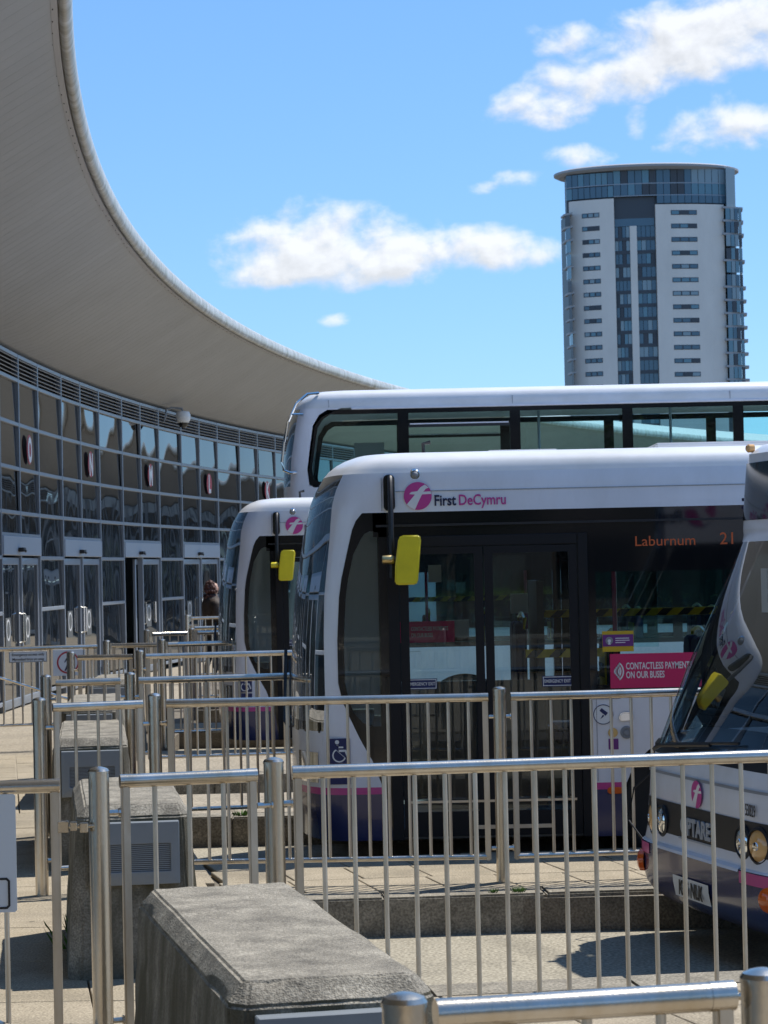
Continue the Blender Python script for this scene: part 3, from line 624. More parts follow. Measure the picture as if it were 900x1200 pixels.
def hazard_tape(parent, x0, x1, y, z, h=.055):
    t = MB().box(x0, x1, y, y + .004, z, z + h).build('hazard_tape', 'tape_yellow', parent, smooth=False)
    m_ = MB(); n = int((x1 - x0) / .16)
    for i in range(n): a = x0 + i * .16; m_.prism([(a, z + .001), (a + .075, z + .001), (a + .13, z + h - .001), (a + .055, z + h - .001)], y - .004, y - .001)
    m_.build('tape_stripe', 'black_trim', t, smooth=False)

def single_decker(loc, yaw, label, second, group, L=9.6, detail=True):
    W, H = 2.45, 2.84
    bus = empty('single_decker_bus', loc, yaw, label, 'bus', group)
    ntab = [(.28, .05), (.5, .0), (1.0, .0), (1.27, .0), (1.6, .015), (1.87, .036), (2.02, .058), (2.175, .085), (2.33, .112), (2.48, .147), (2.58, .185), (2.69, .25), (2.735, .29), (2.77, .335), (2.80, .39), (2.825, .46), (2.84, .55)]
    btab = [(.28, .42), (2.3, .42), (2.69, .36), (2.84, .34)]
    atab = [(.28, .02), (.6, .0), (2.43, .0), (2.62, .006), (2.69, .016), (2.735, .034), (2.77, .058), (2.80, .10), (2.825, .18), (2.84, .42)]
    fr = make_front(W, ntab, btab, atab, 2.5)
    t1tab = [(.28, .62), (.6, .70), (.95, .78), (1.26, .81), (2.1, .745), (2.69, .68)]
    t1 = lambda w: lerp_tab(t1tab, w)
    uf = [(.28, .70), (.55, .66), (.76, .59), (.92, .50), (1.09, .42), (1.2, .375), (1.32, .35), (1.6, .35), (1.88, .367), (2.0, .385), (2.2, .432), (2.32, .462), (2.38, .488), (2.43, .53)]
    def ring_open(w, ta):
        a = lerp_tab(atab, w); pts = [fr(t, w) for t in frange(ta, 1, 6)]
        pts += [(u, a, w) for u in (1.2, 3, 6, L - .15)] + [(L - .04, a + .04, w), (L, a + .15, w), (L, W - a - .15, w), (L - .04, W - a - .04, w)]
        pts += [(u, W - a, w) for u in (L - .15, 6, 3, 1.2)] + [fr(t, w) for t in frange(-1, -ta, 6)]
        return pts
    ws = [2.43, 2.48, 2.54, 2.59, 2.64, 2.69]
    MB().grid([ring_open(w, t1(w)) for w in ws]).build('cove_panel', 'bus_white', bus)
    def ring_full(w):
        a = lerp_tab(atab, w); pts = [fr(t, w) for t in frange(-1, 1, 25)]
        return pts + [(u, a, w) for u in (1.2, 3, 6, L - .15)] + [(L - .04, a + .04, w), (L, a + .15, w), (L, W - a - .15, w), (L - .04, W - a - .04, w)] + [(u, W - a, w) for u in (L - .15, 6, 3, 1.2)]
    rm = MB().grid([ring_full(w) for w in (2.69, 2.715, 2.735, 2.755, 2.77, 2.785, 2.80, 2.813, 2.825, 2.833, 2.84)], close=True); n = len(ring_full(2.8)); o = len(rm.v); rm.f.append(tuple(range(o - n, o)))
    rm.build('roof', 'bus_roof', bus)
    MB().box(1.4, 1.9, .9, 1.7, H - .01, H + .03).build('roof_hatch', 'bus_roof', bus, bevel=.015, seg=2); MB().box(2.55, 3.6, .7, 1.85, H - .01, H + .045).build('roof_hatch', 'bus_roof', bus, bevel=.015, seg=2)
    MB().tube([(.95, .45, H - .02), (.95, .45, H + .06), (1.0, .45, H + .07)], .015, 6).build('aerial', 'black_trim', bus)
    # front
    wsn = frange(1.0, 2.69, 18)
    MB().grid([[fr(t, w) for t in frange(-t1(w), t1(w), 29)] for w in wsn]).build('windscreen', 'screen_glass', bus)
    MB().grid([[fr(t, w) for t in frange(-t1(w), t1(w), 25)] for w in frange(.28, .585, 5)]).build('bumper', 'navy', bus)
    MB().grid([[fr(t, w) for t in frange(-t1(w), t1(w), 25)] for w in (.585, .63)]).build('front_stripe', 'pink', bus)
    MB().grid([[fr(t, w) for t in frange(-t1(w), t1(w), 25)] for w in frange(.63, 1.0, 5)]).build('front_panel', 'bus_white', bus)
    def front_strip(w0, w1, ta, tb, off, nm, m_):
        g_ = []
        for w in frange(w0, w1, 4):
            row = []
            for t in frange(ta, tb, 9):
                x, y, z = fr(t, w); c = Vector((1.2, W / 2, w)); d = (Vector((x, y, z)) - c).normalized(); row.append((x + d.x * off, y + d.y * off, z))
            g_.append(row)
        return MB().grid(g_).build(nm, m_, bus)
    front_strip(.99, 1.06, -.75, .75, .004, 'screen_border', 'gloss_black')
    for s in (-1, 1):
        hl = front_strip(.66, .86, s * .42, s * .72, .004, 'headlight', 'chrome')
    MB().tube([(-.02, .9, .98), (-.05, 1.0, 1.02), (-.045, 1.35, 1.5)], .012, 6).tube([(-.02, 1.6, .98), (-.05, 1.7, 1.02), (-.045, 2.0, 1.4)], .012, 6).build('wiper', 'black_trim', bus)
    # front corners, nearside and offside
    def corner(w0, w1, n, nm, m_, side, ub=None):
        rows = []
        for w in frange(w0, w1, n):
            u_end = lerp_tab(uf, w) if side == 1 else .62
            a = lerp_tab(atab, w); row = [fr(side * t, w) for t in frange(t1(w), 1, 7)]
            y = a if side == 1 else W - a; us = row[-1][0]
            if u_end > us: row += [(u, y, w) for u in frange(us, u_end, 4)[1:]]
            else:
                row = []; 
                for q in frange(t1(w), 1, 40):
                    pt = fr(side * q, w); row.append(pt)
                    if pt[0] >= u_end: break
                k_ = len(row) - 1; row = [row[round(i * k_ / 9)] for i in range(10)]
            rows.append(row)
        return MB().grid(rows).build(nm, m_, bus)
    for s in (1, -1):
        corner(.63, 2.43, 24, 'corner_panel', 'bus_white', s); corner(.585, .63, 2, 'corner_stripe', 'pink', s); corner(.28, .585, 6, 'corner_skirt', 'navy', s)
    # nearside: header, quarter light, door, windows, skirt (plane y = 0)
    MB().box(.60, L - .1, .0, .05, 2.27, 2.43).build('window_header', 'gloss_black', bus)
    MB().box(.62, L - .15, -.012, .0, 2.335, 2.35).build('rain_strip', 'black_trim', bus)
    outer = [(lerp_tab(uf, w) + .001, w) for w in (2.43, 2.38, 2.32, 2.2, 2.0, 1.88, 1.6, 1.32, 1.2, 1.09, .92, .80)] + [(.69, .80), (.69, 2.43)]
    inner = [(lerp_tab(uf, w) + .045, w) for w in (2.30, 2.27, 2.24, 2.16, 2.0, 1.88, 1.6, 1.32, 1.2, 1.12, 1.06, 1.03)] + [(.635, 1.03), (.635, 2.30)]
    inner[0] = (.58, 2.31); inner[1] = (.545, 2.295); inner[2] = (.52, 2.26); inner[9] = (.45, 1.12); inner[10] = (.5, 1.06); inner[11] = (.55, 1.03)
    q_ = MB().ring(outer, inner, .0, .02).build('quarter_light_frame', 'gloss_black', bus, smooth=False)
    MB().prism(inner, .006, .012).build('pane', 'bus_glass_dark', q_, smooth=False)
    MB().prism([(.69, .28), (.7, .80), (lerp_tab(uf, .8), .80), (lerp_tab(uf, .55), .55), (.699, .28)], .0, .02).build('door_pillar_foot', 'gloss_black', bus, smooth=False)
    dr = empty('entrance_door', (0, 0, 0)); dr.parent = bus
    MB().box(.69, .765, -.012, .05, .28, 2.27).box(1.94, 2.005, -.012, .05, .28, 2.27).box(.765, 1.94, -.008, .05, 2.2, 2.27).build('door_frame', 'door_black', dr, bevel=.004)
    for a, b_ in ((.765, 1.32), (1.322, 1.94)):
        MB().ring([(a + .004, .30), (b_ - .004, .30), (b_ - .004, 2.195), (a + .004, 2.195)], [(a + .06, .46), (b_ - .06, .46), (b_ - .06, 2.15), (a + .06, 2.15)], -.004, .03).build('door_leaf', 'door_black', dr, smooth=False)
        MB().box(a + .06, b_ - .06, .008, .014, .46, 2.15).build('pane', 'bus_glass_dark', dr, smooth=False)
    MB().tube([(1.9, .08, .5), (1.9, .08, 1.9)], .014, 8).build('door_rail', 'pole_magenta', dr)
    MB().box(.8, 1.9, -.012, .0, .52, .535).box(1.25, 1.75, -.012, .0, .345, .37).build('door_strip', 'steel_bar', dr)
    wx = [2.005, 3.46, 4.92, 6.38, 7.84, L - .15]
    for i, (a, b_) in enumerate(zip(wx, wx[1:])):
        wf = MB().ring([(a, 1.22), (b_, 1.22), (b_, 2.27), (a, 2.27)], [(a + .05, 1.27), (b_ - .05, 1.27), (b_ - .05, 2.01), (a + .05, 2.01)], .0, .03).build('side_window', 'gloss_black', bus, smooth=False)
        MB().box(a + .05, b_ - .05, .004, .010, 1.27, 2.01).build('pane', 'bus_glass_dark', wf, smooth=False)
        wo_ = MB().ring([(a, 1.20), (b_, 1.20), (b_, 2.43), (a, 2.43)], [(a + .06, 1.25), (b_ - .06, 1.25), (b_ - .06, 2.25), (a + .06, 2.25)], W - .03, W).build('side_window', 'gloss_black', bus, smooth=False)
        MB().box(a + .06, b_ - .06, W - .012, W - .006, 1.25, 2.25).build('pane', 'bus_glass', wo_, smooth=False)
    wo_ = MB().ring([(.62, .63), (2.0, .63), (2.0, 2.43), (.62, 2.43)], [(.7, 1.1), (1.94, 1.1), (1.94, 2.25), (.7, 2.25)], W - .03, W).build('side_window', 'gloss_black', bus, smooth=False)
    MB().box(.7, 1.94, W - .012, W - .006, 1.1, 2.25).build('pane', 'bus_glass', wo_, smooth=False)
    ac, rr = 2.66, .455
    arch = lambda zc, up: arcpts(ac, .48, rr, 180 - math.degrees(math.asin((zc - .48) / rr)), math.degrees(math.asin((zc - .48) / rr)), 16)
    for y0, y1, nm in ((.0, .02, 'n'), (W - .02, W, 'o')):
        ra = 7.0
        def poly(z0, z1):
            pts = [(2.005, z0)]
            for c_ in (ac, ra):
                if z1 <= .48 + rr:
                    pass
                x0_ = math.sqrt(max(0, rr * rr - (z0 - .48) ** 2)); pts.append((c_ - x0_, z0))
                a0 = math.degrees(math.atan2(z0 - .48, -x0_)) % 360; a1 = math.degrees(math.atan2(z0 - .48, x0_))
                pts += arcpts(c_, .48, rr, a0, a1, 18)[1:-1]
                pts.append((c_ + x0_, z0))
            return pts + [(L - .15, z0), (L - .15, z1), (2.005, z1)]
        MB().prism(poly(.63, 1.22 if nm == 'n' else 1.20), y0, y1).build('side_panel', 'bus_white', bus, smooth=False)
        for za, zb_, nm_, m_ in ((.585, .63, 'side_stripe', 'pink'), (.28, .585, 'side_skirt', 'navy')):
            for xa, xb in ((2.005, ac - .452), (ac + .452, ra - .452), (ra + .452, L - .15)):
                MB().box(xa, xb, y0, y1, za, zb_).build(nm_, m_, bus, smooth=False)
    MB().box(.62, 2.005, W - .02, W, .28, .585).box(.62, 2.005, W - .02, W, .585, .63).build('side_skirt', 'navy', bus, smooth=False)
    MB().box(L - .16, L, .0, W, .28, 2.45).build('rear_wall', 'bus_white', bus, bevel=.03, seg=2)
    for c_ in (ac, 7.0):
        wheel(bus, c_, .05, 1); wheel(bus, c_, W - .05, -1)
        for y in (.32, W - .36): MB().grid([[(q[0], yy, q[1]) for q in arcpts(c_, .48, .5, 0, 180, 12)] for yy in (y - .3 if y < 1 else y + .34, y)]).build('wheel_arch', 'black_trim', bus)
    # inside
    MB().box(.35, L - .2, .06, W - .06, .28, .34).build('floor', 'interior_grey', bus)
    MB().box(.75, L - .2, .06, W - .06, 2.40, 2.42).build('ceiling', 'paper', bus)
    MB().box(2.02, L - .2, .035, .07, .34, 1.2).box(.7, L - .2, W - .07, W - .035, .34, 1.2).build('inner_lining', 'interior_grey', bus)
    MB().box(.3, .62, .25, W - .2, .34, 1.02).build('dashboard', 'interior_dark', bus, bevel=.05, seg=2)
    MB().box(1.75, 1.8, 1.35, W - .06, .34, 1.95).box(.95, 1.75, 1.33, 1.36, .34, 1.25).build('driver_cab', 'interior_dark', bus)
    MB().lathe([(.2, -.012), (.225, 0), (.2, .012)], 24, (.72, 1.85, 1.12)).build('steering_wheel', 'black_trim', bus)
    seat(bus, 1.2, 1.85, .55)
    for (x, y, t) in ((2.5, .62, True), (3.3, .62, True), (2.5, 1.85, False), (3.3, 1.85, True), (4.1, .62, True), (4.1, 1.85, False), (4.9, .62, False), (4.9, 1.85, False), (5.7, .62, False), (5.7, 1.85, False)): seat(bus, x, y, .42, t)
    MB().tube([(2.08, .5, .34), (2.08, .5, 2.4)], .017, 8).tube([(2.3, 1.3, .34), (2.3, 1.3, 2.4)], .017, 8).tube([(3.4, 1.3, .34), (3.4, 1.3, 2.4)], .017, 8).tube([(2.08, .5, 2.1), (6, .5, 2.1)], .015, 8).build('grab_pole', 'pole_magenta', bus)
    hazard_tape(bus, 1.75, 3.4, W - .12, 1.665); seat(bus, 1.86, 1.78, .42, True); hazard_tape(bus, 1.66, 2.22, 1.28, 1.405, .06)
    # outside fittings
    mr_ = empty('door_mirror', (.70, -.02, 0.0)); mr_.parent = bus
    MB().prism(rrect(.055 - .08, .055 - .005, 2.44, 2.68, .03), .0, .03).build('mirror_mount', 'gloss_black', mr_, bevel=.006)
    MB().tube([(.02, -.02, 2.66), (.02, -.06, 2.62), (.02, -.12, 2.45), (.02, -.16, 2.2), (.02, -.16, 2.0)], .018, 8).build('mirror_arm', 'black_trim', mr_)
    mh = MB().prism([(.040, 2.08), (.036, 1.965), (.05, 1.955), (.17, 1.955), (.185, 1.97), (.212, 2.25), (.20, 2.275), (.085, 2.275), (.065, 2.255)], -.28, -.13).build('mirror_housing', 'mirror_yellow', mr_, bevel=.018, seg=3, ang=.9)
    MB().prism([(.06, 1.98), (.17, 1.98), (.19, 2.24), (.085, 2.25)], -.126, -.122).build('mirror_glass', 'chrome', mr_, smooth=False)
    MB().lathe([(.02, -.035), (.029, -.03), (.031, .03), (.024, .045)], 14, (-.01, -.2, 2.12), 'x').build('pivot_knob', 'mirror_yellow' if not detail else 'brass', mr_)
    MB().tube([(.02, -.2, 2.12), (.08, -.2, 2.12)], .016, 10).build('pivot', 'black_trim', mr_)
    ml = empty('marker_light', (.885, .0, 2.675)); ml.parent = bus
    MB().lathe([(.042, .01), (.042, -.006), (.036, -.012), (.03, -.02)], 18, (0, .03, 0), 'y').build('bezel', 'chrome', ml); MB().lathe([(.028, .01), (.026, .0), (.014, -.012), (.003, -.016)], 16, (0, .012, 0), 'y').build('lens', 'interior_grey', ml)
    MB().box(.72, L - .2, -.001, .006, 2.565, 2.569).box(.66, .664, -.001, .006, 2.44, 2.66).box(3.46, 3.464, -.001, .006, 2.44, 2.66).box(2.04, 2.043, -.003, .0, .64, 1.2).box(3.6, 3.604, -.003, .0, .64, 1.2).box(2.01, 2.2, -.003, .0, 1.176, 1.18).build('panel_seam', 'interior_grey', bus, smooth=False)
    logo(bus, .90, 2.535, .092, -.003, NEAR)
    text('brand_name', 'First', 'navy_ink', bus, (1.005, -.003, 2.470), NEAR, .098, 'LEFT', .0022, .82)
    text('brand_name', second, 'logo_pink', bus, (1.165, -.003, 2.470), NEAR, .098, 'LEFT', .0016, .80)
    # stickers
    wp = MB().box(.275, .42, -.008, -.004, .79, .955).build('wheelchair_sign', 'sticker_navy', bus, smooth=False)
    wf_ = MB().prism(circ(.335, .932, .014, 12), -.011, -.009).prism([(.326, .912), (.344, .912), (.346, .868), (.385, .868), (.403, .82), (.414, .826), (.394, .882), (.346, .882), (.346, .893), (.376, .893), (.376, .903), (.345, .903), (.343, .915)], -.011, -.009)
    wf_.ring(circ(.348, .845, .046, 18, R(120), R(350)), circ(.348, .845, .037, 18, R(120), R(350)), -.011, -.009).build('wheelchair_symbol', 'sticker_white', wp, smooth=False)
    MB().box(.275, .42, -.008, -.004, .655, .775).build('pictogram_sign', 'sticker_navy', bus, smooth=False)
    for x in (.80, 1.69):
        ex = MB().box(x, x + .2, .000, .003, 1.265, 1.335).build('emergency_exit_sticker', 'sticker_navy', bus, smooth=False)
        MB().ring([(x + .005, 1.27), (x + .195, 1.27), (x + .195, 1.33), (x + .005, 1.33)], [(x + .009, 1.274), (x + .191, 1.274), (x + .191, 1.326), (x + .009, 1.326)], -.003, -.001).build('sticker_edge', 'sticker_white', ex, smooth=False)
        text('sticker_text', 'EMERGENCY EXIT', 'sticker_white', ex, (x + .1, -.002, 1.291), NEAR, .03, 'CENTER', .0002, .72)
    if detail:
        cp = MB().box(2.137, 2.735, -.006, -.003, 1.245, 1.47).build('contactless_sticker', 'sticker_pink', bus, smooth=False)
        text('sticker_text', 'CONTACTLESS PAYMENTS', 'sticker_white', cp, (2.24, -.007, 1.368), NEAR, .062, 'LEFT', .0012, .585); text('sticker_text', 'ON OUR BUSES', 'sticker_white', cp, (2.24, -.007, 1.31), NEAR, .062, 'LEFT', .0012, .585)
        wv_ = MB()
        for i, rr_ in enumerate((.02, .037, .054, .071)):
            wv_.ring(arcpts(2.152, 1.355, rr_ + .0045, -52, 52, 10) , arcpts(2.152, 1.355, rr_ - .0045, -52, 52, 10), -.0085, -.007)
        wv_.build('contactless_symbol', 'sticker_white', cp, smooth=False)
        nt_ = MB().box(2.09, 2.295, -.006, -.003, 1.485, 1.62).build('notice_sticker', 'sticker_gold', bus, smooth=False)
        MB().box(2.092, 2.293, -.009, -.007, 1.52, 1.597).build('notice_band', 'sticker_purple', nt_, smooth=False)
        MB().prism(circ(2.135, 1.558, .025, 16), -.011, -.01).build('notice_head', 'interior_grey', nt_, smooth=False); MB().prism(circ(2.135, 1.556, .011, 12), -.0125, -.0115).prism([(2.127, 1.532), (2.143, 1.532), (2.141, 1.548), (2.129, 1.548)], -.0125, -.0115).build('notice_face', 'sticker_white', nt_, smooth=False)
        MB().box(2.175, 2.265, -.011, -.01, 1.570, 1.575).box(2.175, 2.268, -.011, -.01, 1.556, 1.561).box(2.175, 2.24, -.011, -.01, 1.542, 1.547).build('notice_lines', 'sticker_white', nt_, smooth=False)
        text('destination_display', 'Laburnum', 'led', bus, (2.315, -.002, 2.175), NEAR, .094, 'LEFT', .0, 1.06); text('destination_display', '21', 'led', bus, (2.875, -.002, 2.175), NEAR, .112, 'LEFT', .0, 1.0)
        MB().box(2.25, 2.5, .35, .36, 1.5, 2.0).build('glass_partition', 'bus_glass', bus, smooth=False)
        # posters on the far side of the saloon
        p_ = MB().box(.77, 1.16, 1.300, 1.308, 1.53, 1.68).build('inside_poster', 'sticker_pink', bus, smooth=False)
        text('poster_text', 'CONTACTLESS PAYMENTS', 'sticker_white', p_, (.85, 1.297, 1.615), NEAR, .04, 'LEFT', .0006, .55); text('poster_text', 'ON OUR BUSES', 'sticker_white', p_, (.85, 1.297, 1.57), NEAR, .04, 'LEFT', .0006, .55)
        MB().box(1.13, 1.3, W - .045, W - .035, 1.53, 1.66).box(1.0, 1.1, W - .045, W - .035, 1.95, 2.08).box(1.62, 1.75, W - .045, W - .035, 1.7, 1.85).build('notice_paper', 'paper', bus, smooth=False)
        # skirt fittings
        cs = MB().prism(circ(2.085, 1.075, .068, 28), -.003, -.001).build('camera_sticker', 'sticker_white', bus, smooth=False)
        MB().ring(circ(2.085, 1.075, .066, 28), circ(2.085, 1.075, .061, 28), -.005, -.0035).prism([(2.06, 1.10), (2.075, 1.117), (2.115, 1.085), (2.10, 1.066)], -.005, -.0035).prism([(2.065, 1.045), (2.085, 1.06), (2.09, 1.07), (2.08, 1.072)], -.005, -.0035).build('camera_symbol', 'sticker_navy', cs, smooth=False)
        MB().prism([(2.19, 1.03), (2.275, 1.035), (2.285, 1.055), (2.27, 1.085), (2.215, 1.09), (2.185, 1.07)], -.02, -.001).build('flap_handle', 'chrome', bus, bevel=.008, seg=2)
        MB().lathe([(.042, .0), (.042, -.008), (.03, -.012), (.028, -.006), (.018, -.006), (.016, -.014), (.003, -.014)], 20, (2.235, 0, .955), 'y').build('filler_lock', 'interior_grey', bus)
        MB().prism(circ(2.145, .955, .032, 20), -.008, -.001).build('cover_disc', 'brass', bus); MB().box(2.115, 2.18, -.003, -.001, .845, .915).build('data_sticker', 'sticker_purple', bus, smooth=False)
        MB().prism(rrect(2.10, 2.20, .555, .60, .02), -.012, -.001).build('side_marker', 'lens_orange', bus, bevel=.004)
    # wheelchair symbol etc. sit on the nose; number of the roof line
    return bus
GB = 'buses parked nose in at the bays'
single_decker((-.676, 15.7, RZ), 0., 'white single decker bus with yellow mirror and open view of its doors, centre', 'DeCymru', GB)
single_decker((-1.85, 25.2, RZ), 0., 'white single decker half hidden behind the centre bus, nose toward the station doors', 'So', GB, detail=False)

# double decker
def double_decker(loc):
    W, H, L = 2.5, 4.30, 10.5
    bus = empty('double_decker_bus', loc, 0, 'tall white double decker behind the single deckers, upper windows showing', 'bus', GB)
    ntab = [(.3, 0), (1.2, 0), (2.2, .10), (2.6, .02), (3.0, .0), (3.4, .02), (3.8, .08), (4.0, .12), (4.10, .17), (4.18, .23), (4.24, .31), (4.28, .42), (4.30, .6)]
    btab = [(.3, .30), (4.1, .30), (4.3, .30)]; atab = [(.3, .0), (4.0, .0), (4.14, .006), (4.20, .025), (4.24, .055), (4.275, .12), (4.30, .35)]
    fr = make_front(W, ntab, btab, atab, 3.2)
    def ring_full(w):
        a = lerp_tab(atab, w); return [fr(t, w) for t in frange(-1, 1, 25)] + [(u, a, w) for u in (1.2, 4, L - .15)] + [(L, a + .15, w), (L, W - a - .15, w)] + [(u, W - a, w) for u in (L - .15, 4, 1.2)]
    rm = MB().grid([ring_full(w) for w in (4.06, 4.10, 4.14, 4.18, 4.22, 4.25, 4.28, 4.30)], close=True); n = len(ring_full(4)); o = len(rm.v); rm.f.append(tuple(range(o - n, o))); rm.build('roof', 'bus_roof', bus)
    MB().box(2.9, 2.905, -.003, .01, 4.07, 4.17).box(5.6, 5.605, -.003, .01, 4.07, 4.17).box(.62, .625, -.003, .01, 4.07, 4.16).build('panel_seam', 'interior_grey', bus, smooth=False)
    MB().box(.9, L - .2, -.012, .02, 4.035, 4.065).build('roof_gutter', 'bus_white', bus, bevel=.006)
    # lower body under the upper windows
    MB().grid([ring_full(w) for w in frange(1.3, 3.10, 8)], close=True).build('mid_body', 'bus_white', bus)
    MB().grid([ring_full(w) for w in (.63, .9, 1.3)], close=True).build('lower_body', 'bus_white', bus); MB().grid([ring_full(w) for w in (.585, .63)], close=True).build('side_stripe', 'pink', bus); MB().grid([ring_full(w) for w in (.3, .45, .585)], close=True).build('side_skirt', 'navy', bus)
    MB().grid([[fr(t, w) for t in frange(-.70, .70, 17)] for w in frange(3.10, 4.06, 6)]).build('upper_windscreen', 'screen_glass', bus)
    for s in (1, -1):
        rows = []
        for w in frange(3.10, 4.06, 10):
            y = 0 if s == 1 else W; q = (w - 3.10) / .96
            ue = .335 + .14 * q + (.30 * max(0, (q - .78) / .22) ** 2)
            ue = max(ue, .36) if q < .8 else ue
            row = [fr(s * t, w) for t in frange(.70, 1, 6)]; row += [(u, y, w) for u in frange(row[-1][0], max(ue, row[-1][0] + .01), 3)[1:]]; rows.append(row)
        MB().grid(rows).build('corner_panel', 'bus_white', bus)
    k_ = lambda px: (px - 329) / 94.6
    wins = [(.40, k_(475)), (k_(475), k_(606)), (k_(606), k_(738)), (k_(738), k_(868)), (k_(868), k_(1000)), (k_(1000), k_(1132)), (k_(1132), L - .15)]
    for y0, y1, yp in ((.0, .03, .010), (W - .03, W, W - .016)):
        for i, (a, b_) in enumerate(wins):
            if i == 0:
                out = [(.36, 3.12), (.34, 3.3), (.38, 3.6), (.42, 3.85), (.50, 3.98), (.60, 4.04), (b_, 4.05), (b_, 3.10), (.42, 3.08)]
                inn = [(.42, 3.18), (.40, 3.3), (.44, 3.6), (.48, 3.82), (.55, 3.93), (.64, 3.98), (b_ - .07, 3.98), (b_ - .07, 3.17), (.46, 3.15)]
            else:
                out = [(a, 3.10), (b_, 3.10), (b_, 4.05), (a, 4.05)]; inn = [(a + .065, 3.18), (b_ - .065, 3.18), (b_ - .065, 3.98), (a + .065, 3.98)]
            wf = MB().ring(out, inn, y0, y1).build('upper_window', 'gloss_black', bus, smooth=False)
            MB().prism(inn, yp, yp + .005).build('pane', 'bus_glass', wf, smooth=False)
            if i == 1: MB().box(a + .065, b_ - .065, y0 - .004, y1, 3.80, 3.835).build('hopper_bar', 'black_trim', wf, smooth=False); MB().box(a + .08, b_ - .08, y0 - .006, y0 - .004, 3.835, 3.85).build('hopper_trim', 'bus_white', wf, smooth=False)
    MB().box(L - .1, L, .0, W, .3, 4.1).build('rear_wall', 'bus_white', bus, bevel=.03)
    MB().box(.3, L - .1, .04, W - .04, 2.25, 2.32).build('upper_floor', 'interior_grey', bus)
    for x in (1.1, 1.95, 2.8, 3.65, 4.5, 5.35): seat(bus, x, .6, 2.05); seat(bus, x, 1.9, 2.05)
    MB().tube([(1.6, 1.2, 2.3), (1.6, 1.2, 4.2)], .018, 8).tube([(3.3, 1.2, 2.3), (3.3, 1.2, 4.2)], .018, 8).tube([(5.0, 1.2, 2.3), (5.0, 1.2, 4.2)], .018, 8).build('grab_pole', 'header_panel', bus)
    MB().box(.9, 1.3, W - .045, W - .04, 3.35, 3.75).box(2.95, 3.3, W - .045, W - .04, 3.2, 3.5).box(4.3, 4.6, W - .045, W - .04, 3.2, 3.5).build('window_notice', 'paper', bus, smooth=False)
    lw = MB().box(1.9, L - .3, -.006, .0, 1.3, 2.2).build('lower_windows', 'gloss_black', bus, smooth=False)
    MB().tube([(.50, .06, 4.255), (.36, .0, 4.24), (.22, -.04, 4.12), (.12, -.06, 3.9), (.06, -.06, 3.65), (.03, -.06, 3.40), (.05, -.05, 3.30), (.12, -.03, 3.27), (.20, .0, 3.27)], .018, 8).tube([(.16, -.06, 3.99), (.30, .0, 3.99)], .014, 8).build('branch_guard', 'chrome', bus)
    for c_ in (2.7, 8.0): wheel(bus, c_, -.01, 1); wheel(bus, c_, W + .01, -1)
double_decker(((329 - 450) / 94.6, 29.6, RZ))

